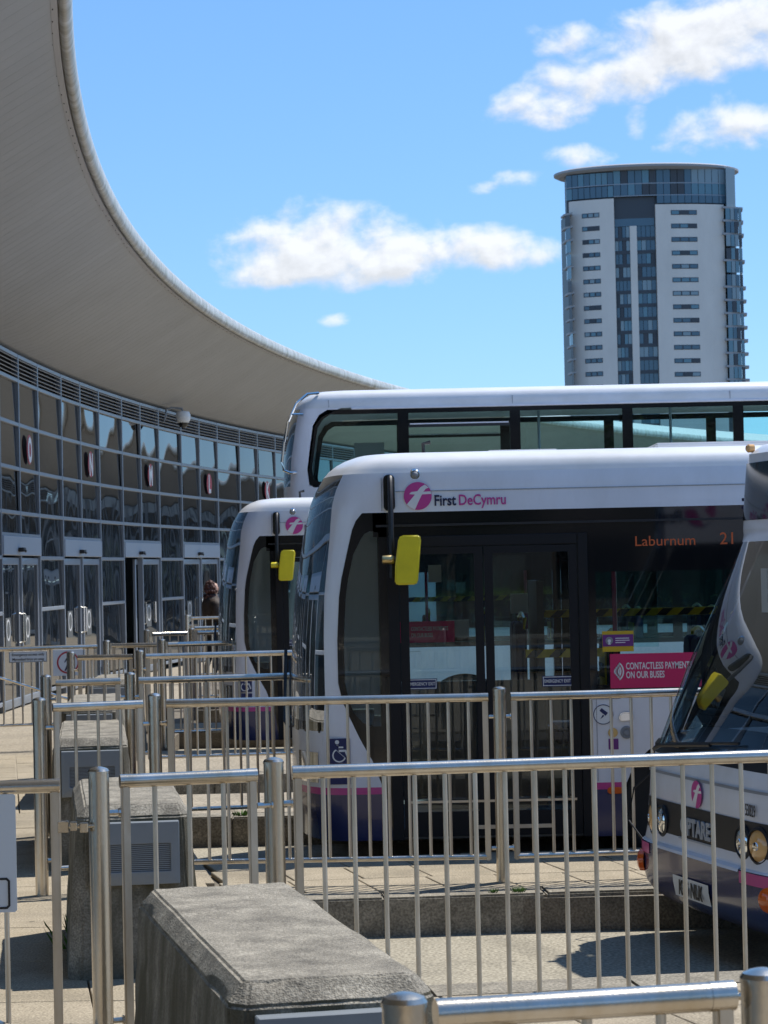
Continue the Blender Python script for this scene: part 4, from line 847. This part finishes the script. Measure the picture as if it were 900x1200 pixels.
# small bus with sloping windscreen
def small_bus(loc, yaw):
    W, H, L = 2.0, 2.74, 8.5
    bus = empty('small_bus', loc, yaw, 'small white bus with sloping windscreen and twin headlamps, cut off at the picture edge', 'bus', GB)
    ntab = [(.22, .10), (.28, .02), (.38, 0), (.535, 0), (.555, .035), (.98, .06), (1.02, .09), (1.46, .275), (1.88, .49), (2.2, .66), (2.24, .66), (2.66, .69), (2.71, .74), (2.74, .9)]
    btab = [(.22, .20), (2.1, .20), (2.24, .10), (2.74, .1)]; atab = [(.22, .10), (.30, .03), (.40, .0), (2.2, .03), (2.24, .05), (2.6, .06), (2.67, .10), (2.71, .18), (2.74, .4)]
    fr = make_front(W, ntab, btab, atab, 4.2)
    FT = frange(-1, 1, 41)
    def band(w0, w1, n, nm, m_, ta=-1, tb=1, off=0., par=None, nt_=41):
        rows = []
        for w in frange(w0, w1, n):
            row = []
            for t in frange(ta, tb, nt_):
                x, y, z = fr(t, w); row.append((x - off * math.cos(t * 1.2), y - off * math.sin(t * 1.2), z))
            rows.append(row)
        return MB().grid(rows).build(nm, m_, par or bus)
    band(.22, .535, 8, 'bumper', 'navy'); band(.545, 1.015, 6, 'front_panel', 'bus_white'); band(1.015, 1.06, 2, 'screen_base', 'black_trim')
    MB().grid([[fr(t, .535) for t in FT], [fr(t, .545) for t in FT]]).build('bumper_top', 'bus_white', bus)
    band(1.06, 2.17, 9, 'windscreen', 'solo_glass', -.93, .93)
    sp = MB()
    for s in (-1, 1): sp.grid([[fr(t, w) for t in frange(s * .93, s * 1.0, 6)] for w in frange(1.06, 2.2, 10)])
    sp.build('screen_pillar', 'black_trim', bus)
    ps = MB()
    for s in (-1, 1):
        ps.tube([(fr(s * .94, w)[0] - .012, fr(s * .94, w)[1], w) for w in frange(1.04, 2.17, 10)], .016, 8)
    ps.build('screen_seal', 'rubber', bus)
    band(2.17, 2.24, 3, 'screen_top', 'bus_white'); db = band(2.24, 2.66, 4, 'destination_box', 'bus_white')
    band(2.29, 2.61, 3, 'destination_glass', 'gloss_black', -.86, .86, .004, db)
    rf_ = MB()
    def ring_full(w):
        a = lerp_tab(atab, w); return [fr(t, w) for t in frange(-1, 1, 25)] + [(u, a, w) for u in (1.4, 4, L - .15)] + [(L, a + .15, w), (L, W - a - .15, w)] + [(u, W - a, w) for u in (L - .15, 4, 1.4)]
    n = len(ring_full(2.6)); rf_.grid([ring_full(w) for w in (2.66, 2.685, 2.71, 2.73, 2.74)], close=True); o = len(rf_.v); rf_.f.append(tuple(range(o - n, o))); rf_.build('roof', 'bus_roof', bus)
    for y0, y1, s in ((0., .03, 1), (W - .03, W, -1)):
        MB().box(.78, L - .1, y0, y1, 2.20, 2.67).build('cove_panel', 'bus_white', bus)
        ac = 1.75 if s == 1 else 1.75
        body = [(.22, .63), (.22, .30), (ac - .46, .30)] + arcpts(ac, .46, .46, 200, -20, 18)[1:-1] + [(ac + .46, .30), (L - .1, .30), (L - .1, 1.12), (.32, 1.12)]
        MB().prism(body, y0, y1).build('side_panel', 'bus_white', bus, smooth=False)
        qd = MB().prism([(.34, 1.12), (.95, 1.12), (.95, 2.2), (.86, 2.2)], y0, y1).build('side_quarter', 'gloss_black', bus, smooth=False)
        for a, b_ in ((.95, 2.2), (2.2, 3.7), (3.7, 5.2), (5.2, 6.7), (6.7, L - .1)):
            wf = MB().ring([(a, 1.12), (b_, 1.12), (b_, 2.20), (a, 2.20)], [(a + .05, 1.18), (b_ - .05, 1.18), (b_ - .05, 2.1), (a + .05, 2.1)], y0, y1).build('side_window', 'gloss_black', bus, smooth=False)
            MB().box(a + .05, b_ - .05, (y0 + y1) / 2, (y0 + y1) / 2 + .005, 1.18, 2.1).build('pane', 'bus_glass_dark', wf, smooth=False)
        MB().box(.23, 1.29, y0 - .003, y1 + .003, .30, .55).box(2.22, L - .1, y0 - .003, y1 + .003, .30, .55).build('side_skirt', 'navy', bus, smooth=False)
    MB().box(L - .1, L, 0, W, .3, 2.6).build('rear_wall', 'bus_white', bus, bevel=.04)
    MB().box(.35, L - .1, .05, W - .05, .3, .36).build('floor', 'interior_grey', bus); MB().box(.9, L - .1, .05, W - .05, 2.3, 2.33).build('ceiling', 'interior_grey', bus)
    MB().prism([(.14, .95), (.14, 1.08), (.45, 1.14), (.75, 1.10), (.75, .4), (.3, .4)], .06, W - .06).build('dashboard', 'black_trim', bus, bevel=.02)
    MB().lathe([(.2, -.014), (.225, 0), (.2, .014)], 24, (.85, 1.5, 1.18)).build('steering_wheel', 'black_trim', bus); seat(bus, 1.15, 1.5, .45)
    for x in (2.6, 3.4, 4.2, 5.0): seat(bus, x, .53, .36); seat(bus, x, 1.56, .36)
    MB().tube([(1.6, .75, .36), (1.6, .75, 2.3)], .017, 8).tube([(2.3, 1.2, .36), (2.3, 1.2, 2.3)], .017, 8).build('grab_pole', 'mirror_yellow', bus)
    for x in (1.75, 6.6): wheel(bus, x, .04, 1, .44); wheel(bus, x, W - .04, -1, .44)
    # face of the bus
    yc = W / 2
    def fx(y, w):   # u of the front at lateral y
        s = (yc - y) / (W / 2 - lerp_tab(atab, w)); s = max(-.999, min(.999, s)); c = (1 - abs(s) ** 4.2) ** (1 / 4.2)
        return lerp_tab(ntab, w) + .2 * (1 - c)
    def patch(nm, m_, y0, y1, w0, w1, off, par=None, n=10):
        rows = [[(fx(y, w) - off, y, w) for y in frange(y0, y1, n)] for w in frange(w0, w1, 4)]
        return MB().grid(rows).build(nm, m_, par or bus)
    gp = patch('grille_panel', 'black_trim', .12, W - .12, .575, .775, .006, n=30)
    patch('bumper_step', 'bus_white', .42, W - .42, .525, .565, .012, n=20)
    MB().grid([[(fx(y, w) - .008, y, w) for y in frange(.05, W - .05, 30)] for w in (.915, .93)]).build('bonnet_seam', 'interior_grey', bus)
    tx = text('maker_badge', 'OPTARE', 'header_panel', bus, (fx(yc, .66) - .012, yc + .06, .63), FRONT, .122, 'CENTER', .005, .92, .004)
    MB().box(fx(yc, .62) - .014, fx(yc, .62) - .006, yc - .18, yc + .30, .600, .609).build('badge_line', 'header_panel', bus)
    for s in (1, -1):
        for yy, m_, r_ in ((.735, 'lens_amber', .078), (.56, 'chrome', .072)):
            y = yc - s * yy; x = fx(y, .665)
            hl = empty('headlight', (x - .008, y, .665)); hl.parent = bus; hl.rotation_euler = (0, 0, s * (.25 if yy > .7 else .05))
            MB().lathe([(r_ + .016, .03), (r_ + .016, -.006), (r_ + .004, -.014), (r_, -.004)], 22, (0, 0, 0), 'x').build('bezel', 'black_trim', hl)
            MB().lathe([(r_, -.004), (r_ * .8, -.016), (r_ * .45, -.023), (.004, -.026)], 22, (0, 0, 0), 'x').build('lens', m_, hl)
            MB().lathe([(.022, -.024), (.02, -.029), (.004, -.031)], 12, (0, 0, 0), 'x').build('reflector', 'chrome', hl)
        il = empty('indicator', (fx(yc - s * .88, .42) - .004, yc - s * .88, .42)); il.parent = bus; il.rotation_euler = (0, 0, s * .6)
        MB().lathe([(.062, .02), (.062, -.008), (.045, -.02), (.004, -.026)], 18, (0, 0, 0), 'x').build('lens', 'lens_orange', il)
        y0, y1 = (.02, .42) if s == 1 else (W - .30, W - .02)
        patch('bumper_stripe', 'pink', y0, y1, .472, .53, .004, n=14)
    np_ = patch('number_plate', 'sticker_white', yc - .20, yc + .30, .30, .41, .012)
    text('plate_text', 'K56 NLK', 'black_trim', np_, (-.016, yc + .205, .32), FRONT, .105, 'LEFT', .003, .82)
    text('fleet_number', '53829', 'black_trim', bus, (fx(.38, .8) - .006, .44, .80), FRONT, .085, 'LEFT', .0005, .62)
    logo(bus, fx(yc, .93) - .010, .93, .072, yc + .02, FRONT); 
    for o_ in bus.children:
        if o_.name.startswith('round_logo'): o_.location = (fx(yc, .85) - .012, yc + .06, .85)
    # wipers
    MB().tube([(.07, yc + .75, 1.04), (.05, yc + .6, 1.07), (.10, yc + .0, 1.11)], .012, 6).tube([(.085, yc + .55, 1.08), (.115, yc - .35, 1.14)], .009, 6).tube([(.07, yc - .1, 1.04), (.05, yc - .2, 1.07), (.10, yc - .8, 1.11)], .012, 6).build('wiper', 'black_trim', bus)
    MB().lathe([(.024, .02), (.024, -.012), (.016, -.022)], 12, (.72, W - .16, 2.695), 'x').build('marker_light', 'lens_amber', bus)
    MB().tube([(.60, W - .2, 1.0), (.2, W - .05, .95), (.06, W + .06, .80), (.03, W + .08, .62), (.10, W + .02, .5)], .006, 6).build('cable_loop', 'black_trim', bus)
    MB().box(.62, .63, yc + .42, yc + .50, 1.78, 2.02).build('route_card', 'paper', bus)
    # logo on the offside, which the centre bus windows mirror
    logo(bus, 1.05, 2.44, .115, W + .002, OFF)
    text('brand_name', 'First', 'navy_ink', bus, (.92, W + .002, 2.36), OFF, .125, 'LEFT', .004, .84)
sy = R(14.2)
small_bus((1.575 + 1.0 * math.sin(sy), 12.44 - 1.0 * math.cos(sy), RZ), sy)

# ------------------------------------------------------------------ tower
TX, TY = 70.3, 600.
tw = empty('residential_tower', (TX, TY, RZ + .8), 0, 'tall pale stone and glass tower with a disc roof against the sky', 'tower')
S_ = .2143
def tx_(px): return (px - 765) * S_
def tz_(py): return 1.85 + (658.1 - py) * S_ - RZ
def ty_(x): return 12 - 13 * math.sqrt(max(0, 1 - (x / 27.) ** 2))
def facet(nm, m_, x0, x1, z0, z1, off=0., th=.6, par=None, n=None):
    n = n or max(2, int((x1 - x0) / 3) + 1); xs = frange(x0, x1, n)
    pts = [(x, ty_(x) - off) for x in xs] + [(x, ty_(x) - off + th) for x in reversed(xs)]
    return MB().prism(pts, z0, z1, 'z').build(nm, m_, par or tw, smooth=False)
zb = 20.
MB().prism([(x, ty_(x) + 2.2) for x in frange(-21, 19, 21)] + [(21, 8), (21, 28), (-22, 28)], 0, tz_(240), 'z').build('core', 'tower_dark', tw, smooth=False)
facet('stone_wall', 'stone_pale', tx_(664), tx_(715), 0, tz_(234), 0, 1.6); facet('stone_wall', 'stone_pale', tx_(763), tx_(845), 0, tz_(243), .3, 1.9)
facet('stone_fin', 'stone_pale', tx_(733), tx_(741), 0, tz_(267), -.6, 1.2)
for i in range(15):
    for a, b_, off in ((678, 698, 0), (781, 812, .3)):
        py = 252.5 + i * 15.6 if a == 678 else 253 + i * 15.85
        w = facet('window', 'tower_dark', tx_(a), tx_(b_), tz_(py + 2.8), tz_(py - 2.8), off + .06, .3)
        q = (b_ - a) / 3
        for j in range(3):
            facet('pane', random.choice(['tower_glass', 'tower_glass', 'tower_dark', 'tower_glass_pale', 'tower_glass_teal']), tx_(a + j * q + .8), tx_(a + (j + 1) * q - .8), tz_(py + 2.0), tz_(py - 2.0), off + .1, .2, w, 2)
    # centre glazing between the stone walls
    for a, b_ in ((715.5, 733), (741, 762.5)):
        py = 267 + i * 15.7
        facet('floor_band', 'tower_dark', tx_(a), tx_(b_), tz_(py + 17), tz_(py + 13.0), -1.0, .5)
        n_ = 4
        for j in range(n_):
            q = (b_ - a) / n_; facet('pane', random.choice(['tower_glass', 'tower_glass', 'tower_glass_teal', 'tower_dark', 'tower_glass_pale']), tx_(a + j * q + .25), tx_(a + (j + 1) * q - .25), tz_(py + 13.0), tz_(py + .3), -1.15, .3, None, 2)
facet('recess_panel', 'tower_dark', tx_(715), tx_(763), tz_(258), tz_(233), -1.0, .6); facet('pane', 'tower_glass', tx_(716), tx_(762), tz_(267), tz_(258), -1.0, .4)
# glazed ends with slab edges
for i in range(15):
    py = 247 + i * 15.6
    h_ = 15.6
    if i in (3, 5): pass
    else: 
        MB().prism([(tx_(845) - .5, .0), (tx_(868.5 + i * .25), 3.0), (tx_(871 + i * .28), 7.5), (tx_(868), 10), (tx_(845) - .5, 6)], tz_(py + 1.2), tz_(py - 1.2), 'z').build('floor_slab', 'tower_slab', tw, smooth=False)
        MB().prism([(tx_(664) + .5, .5), (tx_(657 + i * .35), 3.5), (tx_(655 + i * .35), 8), (tx_(664) + .5, 8)], tz_(py + 1.2 + 3), tz_(py - 1.2 + 3), 'z').build('floor_slab', 'tower_slab', tw, smooth=False)
    xs = [846, 852, 857, 862, 866]
    for j in range(4):
        y0 = .4 + (xs[j] - 845) * .07; y1 = .4 + (xs[j + 1] - 845) * .07
        MB().prism([(tx_(xs[j] + .3), y0), (tx_(xs[j + 1] - .3), y1), (tx_(xs[j + 1] - .3), y1 + .5), (tx_(xs[j] + .3), y0 + .5)], tz_(py + h_ - 1.2), tz_(py + 1.2), 'z').build('pane', random.choice(['tower_glass', 'tower_glass_teal', 'tower_dark', 'tower_glass_pale']), tw, smooth=False)
    MB().prism([(tx_(866.2), 2.3), (tx_(868), 6.5), (tx_(866), 7)], tz_(py + h_ - 1.2), tz_(py + 1.2), 'z').build('pane', 'tower_glass_teal', tw, smooth=False)
    MB().prism([(tx_(658.5 + i * .3), 3.6), (tx_(663.5), 1.0), (tx_(663.5), 1.6), (tx_(658.5 + i * .3), 5)], tz_(py + h_ + 1.8), tz_(py + 4.2), 'z').build('pane', random.choice(['tower_glass', 'tower_dark', 'tower_glass_teal']), tw, smooth=False)
# glazed crown
for r_, (za, zb_) in enumerate(((232, 219), (218, 203))):
    xs = frange(661, 715, 9)
    for j in range(8): facet('crown_pane', random.choice(['tower_glass', 'tower_glass_teal', 'tower_glass']), tx_(xs[j] + .3), tx_(xs[j + 1] - .3), tz_(za), tz_(zb_), -.3, .4, None, 2)
xs = frange(715, 848, 17)
for r_, (za, zb_) in enumerate(((231, 218), (217, 201))):
    for j in range(16): facet('crown_pane', random.choice(['tower_glass', 'tower_glass', 'tower_glass_teal', 'tower_dark']) if j < 11 else 'tower_glass_pale' if r_ else 'tower_glass_teal', tx_(xs[j] + .3), tx_(xs[j + 1] - .3), tz_(za), tz_(zb_), -.2, .4, None, 2)
for j in range(6, 16): facet('crown_pane', 'tower_glass', tx_(xs[j] + .3), tx_(xs[j + 1] - .3), tz_(241.5), tz_(232.5), .1, .4, None, 2)
facet('crown_band', 'aluminium', tx_(660), tx_(848), tz_(218.2), tz_(217), -.15, .3); facet('crown_band', 'aluminium', tx_(715), tx_(848), tz_(232.4), tz_(231.2), -.05, .3)
MB().prism([(tx_(848), .8), (tx_(860), 3), (tx_(861), 7), (tx_(848), 7)], tz_(246), tz_(200), 'z').build('crown_end', 'tower_glass_pale', tw, smooth=False)
MB().prism([(x, ty_(x) + 1.2) for x in frange(tx_(662), tx_(848), 17)] + [(tx_(850), 9), (tx_(661), 9)], tz_(246), tz_(200), 'z').build('crown_core', 'tower_dark', tw, smooth=False)
rd = MB(); 
el_ = lambda rx, ry: [(-1.2 + rx * math.cos(2 * math.pi * k / 48), 11 + ry * math.sin(2 * math.pi * k / 48)) for k in range(48)]
rd.grid([[(x, y, tz_(201.5)) for x, y in el_(22.6, 13)], [(x, y, tz_(199.0)) for x, y in el_(23.7, 14.2)], [(x, y, tz_(196.5)) for x, y in el_(23.7, 14.2)], [(x, y, tz_(194.5)) for x, y in el_(22.5, 13.0)]], close=True)
o = len(rd.v); rd.f += [tuple(range(o - 48, o)), tuple(range(47, -1, -1))]
rd.build('disc_roof', 'tower_slab', tw, smooth=False)

# ------------------------------------------------------------------ person
def person(loc, rz):
    p = empty('person', loc, rz, 'person with curly reddish hair and dark brown jacket walking by the station doors', 'person')
    me = bpy.data.meshes.new('body')
    J = [(0, 0, .92), (0, .0, 1.15), (0, -.01, 1.38), (0, -.005, 1.47), (0, .02, 1.55), (0, .02, 1.64),
         (.10, 0, .88), (.11, .05, .50), (.11, -.02, .10), (.11, .10, .04), (-.10, 0, .88), (-.10, -.02, .50), (-.10, -.12, .11), (-.10, .0, .05),
         (.19, -.01, 1.36), (.25, -.03, 1.12), (.24, .06, .90), (.235, .09, .83), (-.19, -.01, 1.36), (-.25, .0, 1.12), (-.24, .08, .90), (-.235, .11, .83)]
    Eg = [(0, 1), (1, 2), (2, 3), (3, 4), (4, 5), (0, 6), (6, 7), (7, 8), (8, 9), (0, 10), (10, 11), (11, 12), (12, 13), (2, 14), (14, 15), (15, 16), (16, 17), (2, 18), (18, 19), (19, 20), (20, 21)]
    rad = [.15, .13, .15, .055, .09, .07, .09, .06, .045, .04, .09, .06, .045, .04, .065, .05, .04, .03, .065, .05, .04, .03]
    me.from_pydata(J, Eg, []); o = bpy.data.objects.new('body', me); col.objects.link(o); o.parent = p
    m_ = o.modifiers.new('skin', 'SKIN'); 
    for i, r_ in enumerate(rad): me.skin_vertices[0].data[i].radius = (r_, r_ * .8)
    me.skin_vertices[0].data[0].use_root = True
    o.modifiers.new('sub', 'SUBSURF').render_levels = 2; me.materials.append(MATS['trousers'])
    def ell(cx, cy, rx, ry, z, n=20, j=0.): return [(cx + rx * math.cos(2 * math.pi * k / n) * (1 + random.uniform(-j, j)), cy + ry * math.sin(2 * math.pi * k / n) * (1 + random.uniform(-j, j)), z + random.uniform(-j, j) * .1) for k in range(n)]
    rows = [ell(0, 0, .225, .17, .78), ell(0, 0, .23, .18, .80, j=.02), ell(0, 0, .215, .17, .92, j=.03), ell(0, 0, .20, .16, 1.05, j=.03), ell(0, 0, .215, .17, 1.2, j=.03), ell(0, -.01, .215, .165, 1.33, j=.02), ell(0, -.01, .19, .14, 1.41, j=.02), ell(0, -.01, .11, .11, 1.47), ell(0, 0, .09, .09, 1.5)]
    jk = MB().grid(rows, close=True); o_ = len(jk.v); jk.f.append(tuple(range(o_ - 20, o_)))
    jk.build('jacket', 'jacket', p, ang=2)
    for s in (1, -1): MB().tube([(s * .17, -.01, 1.38), (s * .23, -.02, 1.30), (s * .275, -.02, 1.12), (s * .265, .04, .95), (s * .255, .08, .87)], [.085, .085, .075, .065, .055], 12).build('sleeve', 'jacket', p, ang=2)
    hr = MB()
    for i in range(170):
        a = random.uniform(0, 6.28); z = random.uniform(-1.0, 1); r_ = math.sqrt(1 - z * z); c = (.088 * (r_ + .35 * (z < -.2)) * math.cos(a), -.03 + .085 * (r_ + .35 * (z < -.2)) * math.sin(a), 1.58 + .14 * z - (.06 if z < -.3 else 0))
        if c[1] > .06 and z < .3: continue
        s_ = random.uniform(.016, .032); pr = [(s_ * math.sin(math.pi * k / 6) + .001, -s_ * math.cos(math.pi * k / 6)) for k in range(7)]
        hr.lathe(pr, 8, c)
    hr.lathe([(.001, -.12), (.075, -.08), (.098, 0), (.085, .08), (.045, .118), (.001, .125)], 16, (0, -.02, 1.585)); hr.build('hair', 'hair', p, ang=2)
    fc = MB().lathe([(.001, -.115), (.05, -.10), (.075, -.05), (.08, .02), (.06, .09), (.001, .11)], 16, (0, .03, 1.585)); fc.lathe([(.001, -.02), (.014, -.01), (.008, .03), (.001, .035)], 8, (0, .115, 1.58)); fc.build('face', 'skin', p, ang=2)
    for s in (1, -1): MB().lathe([(.001, -.008), (.009, 0), (.001, .008)], 8, (s * .03, .104, 1.60)).build('eye', 'black_trim', p)
    for s, y in ((1, .06), (-1, -.05)): MB().box(s * .11 - .045, s * .11 + .045, y - .1, y + .14, 0, .08).build('shoe', 'shoe', p, bevel=.03, seg=2)
person((-2.98, 41, -.04), R(-68))

# ------------------------------------------------------------------ trees beyond the buses, mirrored in the station glass, and unseen ones added behind the viewer
def tree_meshes(seed, h):
    rnd = random.Random(seed); tb = MB()
    tb.tube([(0, 0, -.2), (.05, 0, h * .25), (.0, .05, h * .5), (.1, 0, h * .8)], [.22, .17, .12, .03], 8)
    tips = []
    for i in range(12):
        a = rnd.uniform(0, 6.28); z0 = h * rnd.uniform(.25, .6); l = h * rnd.uniform(.2, .36); e_ = (l * math.cos(a), l * math.sin(a), z0 + l * rnd.uniform(.5, 1.0)); tb.tube([(0, 0, z0), (e_[0] * .5, e_[1] * .5, z0 + (e_[2] - z0) * .6), e_], [.07, .045, .015], 6); tips.append(e_)
    tips += [(0, 0, h * .85), (0.3, .2, h * .7)]
    lf = MB()
    for tp in tips:
        for i in range(170):
            d = Vector((rnd.gauss(0, 1), rnd.gauss(0, 1), rnd.gauss(0, .8))); d = d.normalized() * (rnd.random() ** .5) * h * .17; c = Vector(tp) + d
            s_ = rnd.uniform(.09, .17); u = Vector((rnd.gauss(0, 1), rnd.gauss(0, 1), rnd.gauss(0, 1))).normalized(); v_ = u.orthogonal().normalized()
            lf.add([c - u * s_, c + v_ * s_ * .6, c + u * s_, c - v_ * s_ * .6], [(0, 1, 2, 3)])
    return tb.mesh('trunk', 'bark'), lf.mesh('crown', 'leaf', smooth=False)
TMs = [tree_meshes(3, 7.5), tree_meshes(5, 6.8)]
spots = [((16, 150), 'beyond the end of the curved canopy'), ((30, 142), 'behind the middle of the double decker'), ((40, 128), 'beyond the small bus'), ((52, 120), 'far behind the small bus roof'),
         ((-6, -24), 'added unseen, mirrored at the left of the centre bus doors'), ((1.5, -27), 'added unseen, mirrored in the centre bus doors'), ((9, -25), 'added unseen, mirrored in the small bus side'), ((17, -22), 'added unseen at the back of the bus yard')]  # this row is unseen, added behind the viewer to block bright reflections in bus glass
for i, ((x, y), where) in enumerate(spots):
    t = empty('street_tree', (x, y, RZ), i * 1.3, 'leafy green tree ' + where, 'tree', 'trees around the bus yard')
    put('trunk', TMs[i % 2][0], t); put('crown', TMs[i % 2][1], t)
# unseen building added behind the viewer to darken reflections in the bus windows
sh = empty('backdrop_building', (4, -40, RZ), 0, 'unseen dark building added behind the viewer to dim bus window reflections', 'building')
MB().box(-30, 30, -8, 0, 0, 9).build('wall', mat('render_dark', (.11, .095, .08), .85, var=.2, vscale=1.5), sh, smooth=False)
MB().box(-30.4, 30.4, -8.4, .4, 9.0, 9.6).build('roof', 'interior_grey', sh, smooth=False)
wm_ = MB().box(-1.2, 1.2, 0, .06, 0, 1.7).mesh('window', 'gloss_black', smooth=False)
for i in range(12):
    for z in (1.2, 5.2): put('window', wm_, sh, (-27 + i * 4.9, .01, z))
